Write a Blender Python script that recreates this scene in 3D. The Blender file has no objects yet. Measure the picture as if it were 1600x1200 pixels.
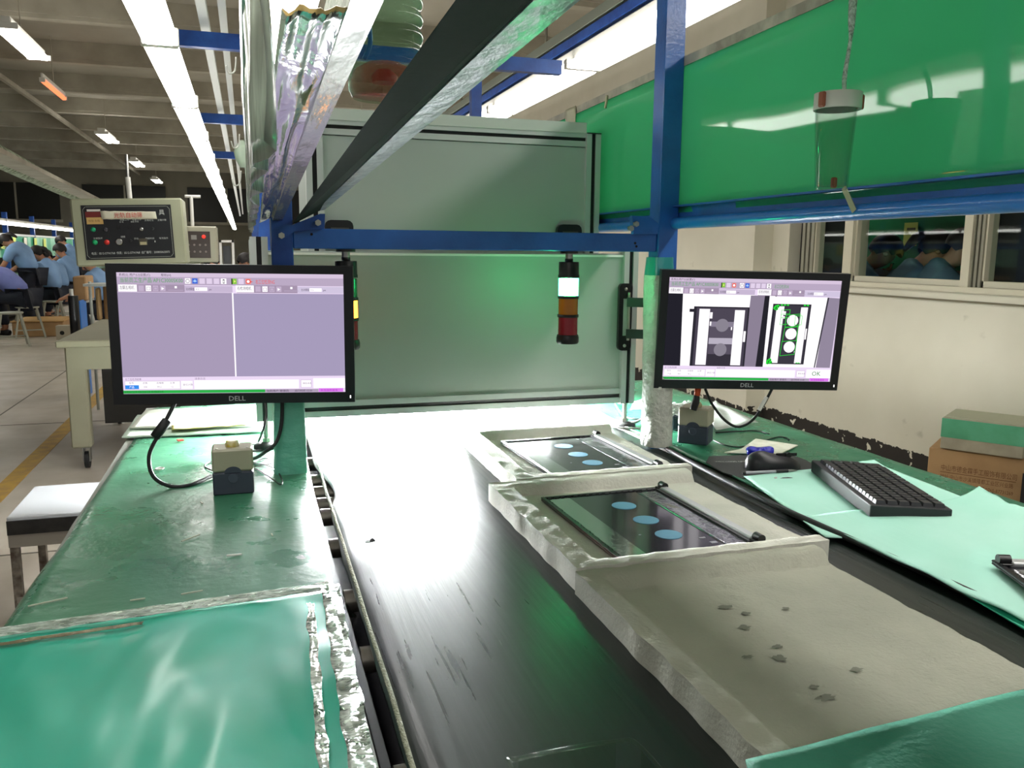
import bpy, math, random
from mathutils import Vector, Matrix, noise
random.seed(7)
SC = bpy.context.scene
COL = SC.collection
# ------------------------------------------------------------------ camera
CAM_M = Matrix(((0.9541463342351212, 0.03862020876665967, -0.29683876488844957, 0.0),
                (-0.2992181203189318, 0.1514115789565679, -0.9420950324838171, 0.0),
                (0.008560919254719537, 0.9877160590132666, 0.1560246692956455, 1.3),
                (0, 0, 0, 1)))
FPX = 1306.637
cd = bpy.data.cameras.new('camera'); cam = bpy.data.objects.new('camera', cd)
COL.objects.link(cam); cam.matrix_world = CAM_M
cd.sensor_width = 36.0; cd.lens = FPX / 1600 * 36.0; cd.clip_start = 0.01; cd.clip_end = 200
SC.camera = cam
# ------------------------------------------------------------------ world, exposure
W = bpy.data.worlds.new('world'); SC.world = W; W.use_nodes = True
W.node_tree.nodes['Background'].inputs[0].default_value = (0.95, 0.95, 0.92, 1)
W.node_tree.nodes['Background'].inputs[1].default_value = 0.35
SC.view_settings.view_transform = 'Standard'; SC.view_settings.look = 'None'
SC.view_settings.exposure = 0.0; SC.view_settings.gamma = 1.0; SC.view_settings.use_curve_mapping = False
TUBE = 15.0          # strength of the fluorescent fixtures
BOXLAMP = 620.0      # strength of the inspection lamp inside the enclosure


def at(px, py, **k):
    """point where the sight line of a photo pixel meets the plane X, Y or Z = value"""
    r = CAM_M.to_3x3() @ Vector((px - 800, 600 - py, -FPX))
    (a, v), = k.items(); i = 'XYZ'.index(a); c = Vector((0, 0, 1.3))
    return c + r * ((v - c[i]) / r[i])


# ------------------------------------------------------------------ materials
def lin(c):
    if isinstance(c, str):
        c = [int(c[i:i + 2], 16) / 255 for i in (0, 2, 4)]
    return tuple((x / 12.92 if x <= .04045 else ((x + .055) / 1.055) ** 2.4) for x in c) + (1.0,)


MATS = {}


def mat(name, col='808080', rough=.5, metal=0., col2=None, cscale=5., cmix=(.35, .65), bump=0., bscale=30., bstretch=(1, 1, 1),
        coat=0., alpha=1., trans=0., emit=None, estr=0., spec=.5, rvar=0., sheen=0., detail=5., ior=1.45, cstretch=(1, 1, 1), sss=0., bdist=.01):
    if name in MATS: return MATS[name]
    m = bpy.data.materials.new(name); m.use_nodes = True
    nt = m.node_tree; N = nt.nodes; L = nt.links
    b = N['Principled BSDF']
    b.inputs['Base Color'].default_value = lin(col)
    b.inputs['Roughness'].default_value = rough; b.inputs['Metallic'].default_value = metal
    b.inputs['Specular IOR Level'].default_value = spec; b.inputs['IOR'].default_value = ior
    b.inputs['Coat Weight'].default_value = coat; b.inputs['Coat Roughness'].default_value = .08
    b.inputs['Alpha'].default_value = alpha; b.inputs['Transmission Weight'].default_value = trans
    if emit:
        b.inputs['Emission Color'].default_value = lin(emit); b.inputs['Emission Strength'].default_value = estr
    tc = N.new('ShaderNodeTexCoord')

    def tex(scale, stretch, det=detail):
        mp = N.new('ShaderNodeMapping'); mp.inputs['Scale'].default_value = stretch
        L.new(tc.outputs['Object'], mp.inputs['Vector'])
        n = N.new('ShaderNodeTexNoise'); n.inputs['Scale'].default_value = scale; n.inputs['Detail'].default_value = det
        L.new(mp.outputs[0], n.inputs['Vector']); return n
    if col2:
        n = tex(cscale, cstretch)
        r = N.new('ShaderNodeValToRGB'); r.color_ramp.elements[0].position = cmix[0]; r.color_ramp.elements[1].position = cmix[1]
        r.color_ramp.elements[0].color = lin(col); r.color_ramp.elements[1].color = lin(col2)
        L.new(n.outputs['Fac'], r.inputs[0]); L.new(r.outputs[0], b.inputs['Base Color'])
    if rvar:
        n = tex(cscale * 2.3, cstretch)
        mr = N.new('ShaderNodeMapRange'); mr.inputs['From Min'].default_value = .3; mr.inputs['From Max'].default_value = .7
        mr.inputs['To Min'].default_value = max(0, rough - rvar); mr.inputs['To Max'].default_value = min(1, rough + rvar)
        L.new(n.outputs['Fac'], mr.inputs[0]); L.new(mr.outputs[0], b.inputs['Roughness'])
    if bump:
        n = tex(bscale, bstretch)
        bp = N.new('ShaderNodeBump'); bp.inputs['Strength'].default_value = bump; bp.inputs['Distance'].default_value = bdist
        L.new(n.outputs['Fac'], bp.inputs['Height']); L.new(bp.outputs[0], b.inputs['Normal'])
        if coat: L.new(bp.outputs[0], b.inputs['Coat Normal'])
    MATS[name] = m
    return m


def emat(name, col, s):
    if name in MATS: return MATS[name]
    m = bpy.data.materials.new(name); m.use_nodes = True; nt = m.node_tree
    nt.nodes.clear(); e = nt.nodes.new('ShaderNodeEmission'); o = nt.nodes.new('ShaderNodeOutputMaterial')
    e.inputs[0].default_value = lin(col); e.inputs[1].default_value = s
    nt.links.new(e.outputs[0], o.inputs[0]); MATS[name] = m
    return m


def film(name, tint='F4FFF6', clear=.55, rough=.12, bump=.6, bscale=14, stretch=(1, 1, 1), transl=.5, hazevar=.35, bdist=.01):
    """thin plastic: part see-through, part milky, glossy and crumpled"""
    if name in MATS: return MATS[name]
    m = bpy.data.materials.new(name); m.use_nodes = True; nt = m.node_tree; N = nt.nodes; L = nt.links; N.clear()
    out = N.new('ShaderNodeOutputMaterial'); tr = N.new('ShaderNodeBsdfTransparent'); tl = N.new('ShaderNodeBsdfTranslucent')
    df = N.new('ShaderNodeBsdfDiffuse'); gl = N.new('ShaderNodeBsdfGlossy')
    for x in (tr, tl, df): x.inputs[0].default_value = lin(tint)
    gl.inputs['Roughness'].default_value = rough
    tc = N.new('ShaderNodeTexCoord'); mp = N.new('ShaderNodeMapping'); mp.inputs['Scale'].default_value = stretch
    no = N.new('ShaderNodeTexNoise'); no.inputs['Scale'].default_value = bscale; no.inputs['Detail'].default_value = 4; no.inputs['Distortion'].default_value = 1.2
    L.new(tc.outputs['Object'], mp.inputs[0]); L.new(mp.outputs[0], no.inputs[0])
    bp = N.new('ShaderNodeBump'); bp.inputs['Strength'].default_value = bump; bp.inputs['Distance'].default_value = bdist
    L.new(no.outputs['Fac'], bp.inputs['Height'])
    for x in (gl, df): L.new(bp.outputs[0], x.inputs['Normal'])
    m1 = N.new('ShaderNodeMixShader'); m1.inputs[0].default_value = transl; L.new(df.outputs[0], m1.inputs[1]); L.new(tl.outputs[0], m1.inputs[2])
    mr = N.new('ShaderNodeMapRange'); mr.inputs['From Min'].default_value = .3; mr.inputs['From Max'].default_value = .7
    mr.inputs['To Min'].default_value = min(1, clear + hazevar); mr.inputs['To Max'].default_value = max(0, clear - hazevar)
    L.new(no.outputs['Fac'], mr.inputs[0])
    m2 = N.new('ShaderNodeMixShader'); L.new(mr.outputs[0], m2.inputs[0]); L.new(m1.outputs[0], m2.inputs[1]); L.new(tr.outputs[0], m2.inputs[2])
    fr = N.new('ShaderNodeFresnel'); fr.inputs[0].default_value = 1.45; L.new(bp.outputs[0], fr.inputs['Normal'])
    m3 = N.new('ShaderNodeMixShader'); L.new(fr.outputs[0], m3.inputs[0]); L.new(m2.outputs[0], m3.inputs[1]); L.new(gl.outputs[0], m3.inputs[2])
    L.new(m3.outputs[0], out.inputs[0]); MATS[name] = m
    return m


# ------------------------------------------------------------------ mesh builder
class MB:
    def __init__(s): s.v = []; s.f = []; s.mi = []; s.ms = []; s.sm = []; s.M = Matrix.Identity(4)

    def midx(s, m):
        if m not in s.ms: s.ms.append(m)
        return s.ms.index(m)

    def add(s, vs, fs, m, smooth=False):
        o = len(s.v); s.v += [s.M @ Vector(v) for v in vs]; k = s.midx(m)
        for f in fs: s.f.append([o + i for i in f]); s.mi.append(k); s.sm.append(smooth)
        return s

    def box(s, x0, x1, y0, y1, z0, z1, m, R=None, bev=0.):
        c = Vector(((x0 + x1) / 2, (y0 + y1) / 2, (z0 + z1) / 2)); h = Vector((abs(x1 - x0) / 2, abs(y1 - y0) / 2, abs(z1 - z0) / 2))
        if bev > 0:
            b = min(bev, h.x * .9, h.y * .9, h.z * .9); vs = []; ix = {}
            for sx in (-1, 1):
                for sy in (-1, 1):
                    for sz in (-1, 1):
                        for a in range(3):
                            p = Vector((sx * (h.x - b), sy * (h.y - b), sz * (h.z - b))); p[a] = (sx, sy, sz)[a] * h[a]
                            ix[(sx, sy, sz, a)] = len(vs); vs.append(p)
            fs = []
            for a in range(3):
                o1, o2 = (a + 1) % 3, (a + 2) % 3
                for sg in (-1, 1):
                    q = []
                    for (u, w) in ((-1, -1), (1, -1), (1, 1), (-1, 1)):
                        k = [0, 0, 0]; k[a] = sg; k[o1] = u; k[o2] = w; q.append(ix[(k[0], k[1], k[2], a)])
                    fs.append(q if sg > 0 else q[::-1])
                for u in (-1, 1):
                    for w in (-1, 1):
                        k0 = [0, 0, 0]; k0[a] = -1; k0[o1] = u; k0[o2] = w; k1 = list(k0); k1[a] = 1
                        q = [ix[(*k0, o1)], ix[(*k1, o1)], ix[(*k1, o2)], ix[(*k0, o2)]]
                        fs.append(q if u * w < 0 else q[::-1])
            for k in [(i, j, l) for i in (-1, 1) for j in (-1, 1) for l in (-1, 1)]:
                q = [ix[(*k, 0)], ix[(*k, 1)], ix[(*k, 2)]]; fs.append(q if k[0] * k[1] * k[2] > 0 else q[::-1])
        else:
            vs = [Vector((x * h.x, y * h.y, z * h.z)) for x in (-1, 1) for y in (-1, 1) for z in (-1, 1)]
            fs = [(0, 1, 3, 2), (4, 6, 7, 5), (0, 4, 5, 1), (2, 3, 7, 6), (0, 2, 6, 4), (1, 5, 7, 3)]
        if R: vs = [R @ v for v in vs]
        return s.add([v + c for v in vs], fs, m)

    def bar(s, p0, p1, w, h, m, up=(0, 0, 1), bev=0.):
        p0, p1 = Vector(p0), Vector(p1); d = p1 - p0; L = d.length; y = d.normalized()
        x = y.cross(Vector(up)).normalized(); z = x.cross(y)
        old = s.M; s.M = old @ Matrix.Translation(p0) @ Matrix((x, y, z)).transposed().to_4x4()
        s.box(-w / 2, w / 2, 0, L, -h / 2, h / 2, m, bev=bev); s.M = old
        return s

    def cyl(s, p0, p1, r0, m, r1=None, n=20, cap=True, smooth=True):
        return s.lathe([(0, r0), ((Vector(p1) - Vector(p0)).length, r0 if r1 is None else r1)], m, n, p0, Vector(p1) - Vector(p0), cap, smooth)

    def lathe(s, prof, m, n=24, origin=(0, 0, 0), axis=(0, 0, 1), cap=True, smooth=True):
        a = Vector(axis).normalized(); t = Vector((1, 0, 0)) if abs(a.x) < .9 else Vector((0, 1, 0))
        u = a.cross(t).normalized(); w = a.cross(u); o = Vector(origin); vs = []; fs = []
        for (h, r) in prof:
            for i in range(n):
                th = 2 * math.pi * i / n; vs.append(o + a * h + (u * math.cos(th) + w * math.sin(th)) * r)
        for k in range(len(prof) - 1):
            for i in range(n):
                j = (i + 1) % n; fs.append((k * n + i, k * n + j, (k + 1) * n + j, (k + 1) * n + i))
        s.add(vs, fs, m, smooth)
        if cap:
            q = len(prof) - 1
            if prof[0][1] > 1e-5: s.add(vs[:n], [tuple(range(n))[::-1]], m)
            if prof[-1][1] > 1e-5: s.add(vs[q * n:], [tuple(range(n))], m)
        return s

    def tube(s, pts, r, m, n=10, seg=6, radii=None):
        P = [Vector(p) for p in pts]; Q = []; RR = []
        rr = radii or [r] * len(P)
        if len(P) > 2 and seg > 1:
            for i in range(len(P) - 1):
                a, b, c, d = P[max(i - 1, 0)], P[i], P[i + 1], P[min(i + 2, len(P) - 1)]
                for k in range(seg):
                    t = k / seg
                    Q.append(.5 * ((2 * b) + (c - a) * t + (2 * a - 5 * b + 4 * c - d) * t * t + (3 * b - a - 3 * c + d) * t ** 3))
                    RR.append(rr[i] * (1 - t) + rr[i + 1] * t)
            Q.append(P[-1]); RR.append(rr[-1])
        else: Q = P; RR = rr
        vs = []; fs = []; ref = None
        for i, p in enumerate(Q):
            d = (Q[min(i + 1, len(Q) - 1)] - Q[max(i - 1, 0)]).normalized()
            if ref is None: ref = d.cross(Vector((0, 0, 1)) if abs(d.z) < .9 else Vector((1, 0, 0))).normalized()
            ref = (ref - d * ref.dot(d)).normalized(); w = d.cross(ref)
            for k in range(n):
                th = 2 * math.pi * k / n; vs.append(p + (ref * math.cos(th) + w * math.sin(th)) * RR[i])
        for i in range(len(Q) - 1):
            for k in range(n):
                j = (k + 1) % n; fs.append((i * n + k, i * n + j, (i + 1) * n + j, (i + 1) * n + k))
        fs.append(tuple(range(n))[::-1]); fs.append(tuple((len(Q) - 1) * n + k for k in range(n)))
        return s.add(vs, fs, m, True)

    def prism(s, poly, z0, z1, m, m_side=None):
        n = len(poly); vs = [Vector((p[0], p[1], z0)) for p in poly] + [Vector((p[0], p[1], z1)) for p in poly]
        s.add(vs, [tuple(range(n, 2 * n)), tuple(range(n))[::-1]], m)
        return s.add(vs, [(i, (i + 1) % n, n + (i + 1) % n, n + i) for i in range(n)], m_side or m)

    def disc(s, cx, cy, r, z0, z1, m, n=28, ry=None):
        return s.prism([(cx + r * math.cos(2 * math.pi * i / n), cy + (ry or r) * math.sin(2 * math.pi * i / n)) for i in range(n)], z0, z1, m)

    def rect(s, x0, x1, y0, y1, z, m):
        return s.add([(x0, y0, z), (x1, y0, z), (x1, y1, z), (x0, y1, z)], [(0, 1, 2, 3)], m)

    def text(s, body, size, x, y, z, m, align='LEFT', sx=1., fit=None):
        """flat lettering in the local XY plane, its base line at (x, y)"""
        c = bpy.data.curves.new('lettering', 'FONT'); c.body = body; c.size = size; c.align_x = align; c.resolution_u = 2
        o = bpy.data.objects.new('lettering', c); me = bpy.data.meshes.new_from_object(o)
        if len(me.vertices):
            if fit:
                xs = [v.co.x for v in me.vertices]; sx = fit / max(1e-6, max(xs) - min(xs))
            s.add([(x + v.co.x * sx, y + v.co.y, z) for v in me.vertices], [tuple(p.vertices) for p in me.polygons], m)
        bpy.data.objects.remove(o); bpy.data.curves.remove(c); bpy.data.meshes.remove(me)
        return s

    def sheet(s, c00, c10, c11, c01, nu, nv, th, m, dz=None, m_side=None):
        """curved sheet of real thickness between four corners; dz(u, v) -> vertical offset or vector"""
        c = [Vector(q) for q in (c00, c10, c11, c01)]; top = []
        for j in range(nv + 1):
            for i in range(nu + 1):
                u, v = i / nu, j / nv
                p = c[0] * (1 - u) * (1 - v) + c[1] * u * (1 - v) + c[2] * u * v + c[3] * (1 - u) * v
                if dz:
                    d = dz(u, v); p = p + (d if isinstance(d, Vector) else Vector((0, 0, d)))
                top.append(p)
        n1 = nu + 1; nn = len(top)
        nrm = (c[1] - c[0]).cross(c[3] - c[0]).normalized()
        if nrm.z < -.1: nrm = -nrm
        bot = [p - nrm * th for p in top]
        fs = []
        for j in range(nv):
            for i in range(nu):
                a = j * n1 + i; fs.append((a, a + 1, a + 1 + n1, a + n1)); fs.append(tuple(q + nn for q in (a, a + n1, a + 1 + n1, a + 1)))
        ring = [i for i in range(nu)] + [j * n1 + nu for j in range(nv)] + [nv * n1 + i for i in range(nu, 0, -1)] + [j * n1 for j in range(nv, 0, -1)]
        for a, b in zip(ring, ring[1:] + ring[:1]): fs.append((b, a, a + nn, b + nn))
        return s.add(top + bot, fs, m, True)

    def build(s, name, parent=None, smooth=None, bevel=0., edge=False):
        me = bpy.data.meshes.new(name)
        org = Vector((0, 0, 0))
        me.from_pydata([tuple(v) for v in s.v], [], s.f)
        for m in s.ms: me.materials.append(m)
        for p, k, q in zip(me.polygons, s.mi, s.sm): p.material_index = k; p.use_smooth = q
        me.update()
        o = bpy.data.objects.new(name, me); COL.objects.link(o)
        if parent is not None:
            o.parent = parent
            if parent.type == 'EMPTY' and not parent.get('_local'):
                o.matrix_parent_inverse = Matrix.Translation(-parent.location)
        if bevel:
            b = o.modifiers.new('bevel', 'BEVEL'); b.width = bevel; b.segments = 2; b.limit_method = 'ANGLE'; b.angle_limit = .7
        return o


def tag(o, label, cat, group=None, kind=None):
    o['label'] = label; o['category'] = cat
    if group: o['group'] = group
    if kind: o['kind'] = kind
    return o


def thing(name, label, cat, loc=(0, 0, 0), rz=None, group=None):
    """Empty at the thing's base. With rz given the parts are in its own local frame, else in world coordinates"""
    o = bpy.data.objects.new(name, None); COL.objects.link(o); o.location = loc; o.empty_display_size = .05
    if rz is not None: o.rotation_euler = (0, 0, rz); o['_local'] = 1
    return tag(o, label, cat, group)


def struct(o): o['kind'] = 'structure'; return o


def kids(o): return [c for c in bpy.data.objects if c.parent == o]


def dup(root, loc=None, rz=None, label=None):
    def cp(o, par):
        c = o.copy(); COL.objects.link(c)
        if par is not None: c.parent = par
        for ch in tree[o]: cp(ch, c)
        return c
    tree = {}

    def walk(o):
        tree[o] = list(o.children)
        for ch in tree[o]: walk(ch)
    walk(root)
    r = cp(root, None)
    if loc is not None: r.location = loc
    if rz is not None: r.rotation_euler = (0, 0, rz)
    if label: r['label'] = label
    return r


# ---- shared materials
M_floor = mat('polished_concrete', 'C8BEB0', .38, col2='B5AB9C', cscale=2.2, bump=.05, bscale=60, rvar=.1)
M_wallc = mat('dummy', 'C9C2A8')
M_ceil = mat('ceiling_plaster', 'A39E90', .9, col2='938E80', cscale=1.2)
M_beam = mat('ceiling_beam', 'A8A292', .8, col2='969081', cscale=3)
M_blue = mat('blue_paint', '2468BC', .33, col2='1E58A4', cscale=9, bump=.06, bscale=90, coat=.25)
M_blued = mat('blue_paint_worn', '2452A0', .4, col2='1B3F85', cscale=14, bump=.08, bscale=70)
M_alu = mat('aluminium', 'C9CCCB', .38, .85, bump=.02, bscale=50)
M_alum = mat('aluminium_matt', 'BFC4C0', .5, .35)
M_black = mat('black_plastic', '141416', .35)
M_blackm = mat('black_matt', '101011', .7)
M_rubber = mat('black_rubber', '17181A', .55)
M_white = mat('white_plastic', 'DAD8D2', .4)
M_steel = mat('steel', '9A9A96', .3, .9, bump=.05, bscale=60)
M_screw = mat('zinc_screw', 'B0AFA4', .3, .9)
M_tube = emat('fluorescent_tube', 'FFFCF6', TUBE)
M_house = mat('fixture_white', 'D8D6CE', .5)
M_mat = mat('green_rubber_mat', '2E6B4F', .3, col2='3A7558', cscale=3.5, bump=.1, bscale=55, rvar=.12, spec=.6)
M_teal = mat('teal_mat', '159A80', .42, col2='22A88E', cscale=4, bump=.9, bscale=3.2, bstretch=(1.5, .8, 1), coat=.5, rvar=.12, bdist=.024, detail=1.6)
M_teal.node_tree.nodes['Principled BSDF'].inputs['Coat Roughness'].default_value = .2
M_foam = mat('white_foam', 'E2E0D4', .85, col2='D2D2C6', cscale=9, bump=.45, bscale=160, bdist=.004)
M_mint = mat('mint_foam', 'B2ECD9', .7, col2='C0F2E2', cscale=5, bump=.4, bscale=26, bstretch=(1, .15, 1), bdist=.004)
M_film = film('clear_film', clear=.6)
M_filmw = film('milky_film', tint='F6FFF4', clear=.18, rough=.2, bump=.5, bscale=9, stretch=(1, 3, .6), transl=.85, bdist=.004, hazevar=.2)
M_card = mat('cardboard', 'AC8A62', .8, col2='A07E58', cscale=8)
def pane_glass(name='window_glass', col=(.86, .9, .88, 1), ior=1.25, rough=.02):
    m = bpy.data.materials.new(name); m.use_nodes = True; nt = m.node_tree; N = nt.nodes; N.clear()
    o = N.new('ShaderNodeOutputMaterial'); t_ = N.new('ShaderNodeBsdfTransparent'); g = N.new('ShaderNodeBsdfGlossy'); x = N.new('ShaderNodeMixShader'); lw = N.new('ShaderNodeLayerWeight'); lw.inputs[0].default_value = .5; pw = N.new('ShaderNodeMath'); pw.operation = 'POWER'; pw.inputs[1].default_value = 3.5; f = N.new('ShaderNodeMath'); f.operation = 'MULTIPLY_ADD'; f.inputs[1].default_value = ior - 1; f.inputs[2].default_value = .018
    nt.links.new(lw.outputs['Facing'], pw.inputs[0]); nt.links.new(pw.outputs[0], f.inputs[0]); t_.inputs[0].default_value = col; g.inputs['Roughness'].default_value = rough
    nt.links.new(f.outputs[0], x.inputs[0]); nt.links.new(t_.outputs[0], x.inputs[1]); nt.links.new(g.outputs[0], x.inputs[2]); nt.links.new(x.outputs[0], o.inputs[0])
    return m


M_glass = pane_glass(ior=1.12)


# scratched black belt: long scratches along the running direction
def belt_material():
    m = mat('conveyor_belt', '151E1A', .34, col2='1F2924', cscale=6, cstretch=(1, .25, 1), spec=.55)
    nt = m.node_tree; N = nt.nodes; L = nt.links; b = N['Principled BSDF']; tc = [n for n in N if n.type == 'TEX_COORD'][0]
    mp = N.new('ShaderNodeMapping'); mp.inputs['Scale'].default_value = (60, 2.5, 1); mp.inputs['Rotation'].default_value = (0, 0, -.16)
    L.new(tc.outputs['Object'], mp.inputs[0])
    n = N.new('ShaderNodeTexNoise'); n.inputs['Scale'].default_value = 2.2; n.inputs['Detail'].default_value = 8; L.new(mp.outputs[0], n.inputs[0])
    n2 = N.new('ShaderNodeTexNoise'); n2.inputs['Scale'].default_value = 3; n2.inputs['Detail'].default_value = 3; L.new(tc.outputs['Object'], n2.inputs[0])
    ad = N.new('ShaderNodeMath'); ad.operation = 'MULTIPLY_ADD'; ad.inputs[1].default_value = .5; L.new(n.outputs['Fac'], ad.inputs[0])
    mu = N.new('ShaderNodeMath'); mu.operation = 'MULTIPLY'; mu.inputs[1].default_value = .5; L.new(n2.outputs['Fac'], mu.inputs[0]); L.new(mu.outputs[0], ad.inputs[2])
    mr = N.new('ShaderNodeMapRange'); mr.inputs['From Min'].default_value = .32; mr.inputs['From Max'].default_value = .68
    mr.inputs['To Min'].default_value = .24; mr.inputs['To Max'].default_value = .42; L.new(ad.outputs[0], mr.inputs[0]); L.new(mr.outputs[0], b.inputs['Roughness'])
    bp = N.new('ShaderNodeBump'); bp.inputs['Strength'].default_value = .14; bp.inputs['Distance'].default_value = .004
    L.new(n.outputs['Fac'], bp.inputs['Height']); L.new(bp.outputs[0], b.inputs['Normal'])
    return m


M_belt = belt_material()


# cream wall with peeling black skirting paint near the floor
def wall_material():
    m = mat('cream_wall', 'CFCAB8', .8, col2='C4BFAC', cscale=1.5)
    nt = m.node_tree; N = nt.nodes; L = nt.links; b = N['Principled BSDF']; tc = [n for n in N if n.type == 'TEX_COORD'][0]
    old = b.inputs['Base Color'].links[0].from_socket
    sp = N.new('ShaderNodeSeparateXYZ'); L.new(tc.outputs['Object'], sp.inputs[0])
    n = N.new('ShaderNodeTexNoise'); n.inputs['Scale'].default_value = 9; n.inputs['Detail'].default_value = 8; n.inputs['Roughness'].default_value = .7; L.new(tc.outputs['Object'], n.inputs[0])
    a = N.new('ShaderNodeMath'); a.operation = 'MULTIPLY_ADD'; a.inputs[1].default_value = .1; L.new(n.outputs['Fac'], a.inputs[0]); L.new(sp.outputs['Z'], a.inputs[2])
    lt = N.new('ShaderNodeMath'); lt.operation = 'LESS_THAN'; lt.inputs[1].default_value = .185; L.new(a.outputs[0], lt.inputs[0])
    n2 = N.new('ShaderNodeTexNoise'); n2.inputs['Scale'].default_value = 13; n2.inputs['Detail'].default_value = 3; L.new(tc.outputs['Object'], n2.inputs[0])
    g = N.new('ShaderNodeMath'); g.operation = 'LESS_THAN'; g.inputs[1].default_value = .61; L.new(n2.outputs['Fac'], g.inputs[0])
    mu = N.new('ShaderNodeMath'); mu.operation = 'MULTIPLY'; L.new(lt.outputs[0], mu.inputs[0]); L.new(g.outputs[0], mu.inputs[1])
    # small scuffs over the wall
    n3 = N.new('ShaderNodeTexNoise'); n3.inputs['Scale'].default_value = 7; n3.inputs['Detail'].default_value = 6; L.new(tc.outputs['Object'], n3.inputs[0])
    g3 = N.new('ShaderNodeMapRange'); g3.inputs['From Min'].default_value = .68; g3.inputs['From Max'].default_value = .78; g3.inputs['To Max'].default_value = .5; L.new(n3.outputs['Fac'], g3.inputs[0])
    mxs = N.new('ShaderNodeMix'); mxs.data_type = 'RGBA'; mxs.inputs[7].default_value = lin('8A8470'); L.new(g3.outputs[0], mxs.inputs[0]); L.new(old, mxs.inputs[6])
    mx = N.new('ShaderNodeMix'); mx.data_type = 'RGBA'; mx.inputs[7].default_value = lin('26211C'); L.new(mu.outputs[0], mx.inputs[0]); L.new(mxs.outputs[2], mx.inputs[6])
    L.new(mx.outputs[2], b.inputs['Base Color'])
    return m


M_wall = wall_material()
M_cream = mat('cream_paint', 'CFC8AF', .7)

# ------------------------------------------------------------------ the room
YF = 27.0; ZC = 3.7; XW = 3.78
b = MB(); b.box(-14, 7, -3, YF + .2, -.1, 0, M_floor); struct(b.build('floor'))
M_joint = mat('floor_joint', '6F6A60', .7)
b = MB()
for y in (3.9, 6.9, 9.9, 12.9, 15.9): b.box(-13, 3.7, y, y + .012, 0, .0015, M_joint)
for x in (-1.9, -4.4, -6.9): b.box(x, x + .012, -2, 24, 0, .0015, M_joint)
struct(b.build('trim_1'))
M_yell = mat('yellow_floor_paint', 'C9A03C', .6, col2='B08D48', cscale=12)
b = MB(); b.box(-1.36, -1.26, 1.2, 11.0, 0, .003, M_yell); struct(b.build('trim_2'))
b = MB(); b.box(-14, 7, -3, YF + .2, ZC, ZC + .1, M_ceil); struct(b.build('ceiling'))
b = MB(); b.box(-14, 7, YF, YF + .2, 0, ZC, mat('far_wall', '8A8577', .9, col2='736E62', cscale=.8)); struct(b.build('wall_back'))
b = MB(); b.box(-14.2, -14, -3, YF, 0, ZC, mat('far_wall2', '7A766A', .9)); struct(b.build('wall_left'))
# right wall with the window opening
WZ0, WZ1, WY0, WY1 = 1.13, 1.78, 2.3, 5.30
b = MB()
b.box(XW, XW + .2, -3, YF, 0, WZ0, M_wall); b.box(XW, XW + .2, -3, YF, WZ1, ZC, M_wall)
b.box(XW, XW + .2, -3, WY0, WZ0, WZ1, M_wall); b.box(XW, XW + .2, WY1, YF, WZ0, WZ1, M_wall)
struct(b.build('wall_right'))
b = MB(); b.box(XW - .16, XW, 5.5, 6.9, 0, ZC, M_wall); struct(b.build('trim_3'))
b = MB(); b.box(XW - .012, XW, 2.0, 5.45, 1.045, 1.055, mat('crack', '6E6754', .9)); struct(b.build('trim_4'))
k = 5
for y in [3.2 + 2.05 * i for i in range(12)]:
    b = MB(); b.box(-14, 7, y, y + .16, ZC - .2, ZC, M_beam); b.box(-14, 7, y + .02, y + .14, ZC - .24, ZC - .2, M_beam)
    struct(b.build('trim_%d' % k)); k += 1
for x in (-6.5, -2.9, .8, 4.4):
    b = MB(); b.box(x, x + .05, -2, YF, ZC - .3, ZC - .24, M_beam); struct(b.build('trim_%d' % k)); k += 1
# dark high windows in the far wall
for i, x in enumerate((-10, -7.2, -4.4, -1.6, 1.2)):
    b = MB(); b.box(x, x + 2.2, YF - .04, YF, 2.1, 3.1, mat('night_window', '23231F', .4)); b.box(x - .05, x + 2.25, YF - .06, YF - .03, 2.02, 2.1, M_beam)
    b.box(x + 1.08, x + 1.13, YF - .06, YF - .03, 2.1, 3.1, M_beam)
    struct(b.build('window_%d' % (i + 4)))

# windows of the right wall: three bays with mullions, the room behind the middle one is lit
wy = [at(px, 400, X=XW).y for px in (1268, 1318, 1331, 1504, 1517, 1533)]   # far to near
M_fr = mat('window_frame_cream', 'C6C0AA', .6); M_dk = mat('dark_room', '0B0B0C', .8); M_track = mat('window_track', '8B8878', .5, .4)


def bay(n, ya, yb, dark):
    fr = MB()
    for z0, z1 in ((WZ0, WZ0 + .035), (WZ1 - .03, WZ1)): fr.box(XW + .02, XW + .09, yb, ya, z0, z1, M_fr)
    fr.box(XW + .02, XW + .09, ya - .012, ya, WZ0, WZ1, M_fr); fr.box(XW + .02, XW + .09, yb, yb + .012, WZ0, WZ1, M_fr)
    o = struct(fr.build('window_%d' % n))
    g = MB(); g.box(XW + .05, XW + .054, yb + .012, ya - .012, WZ0 + .035, WZ1 - .03, M_glass); g.build('pane', o)
    return o


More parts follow.
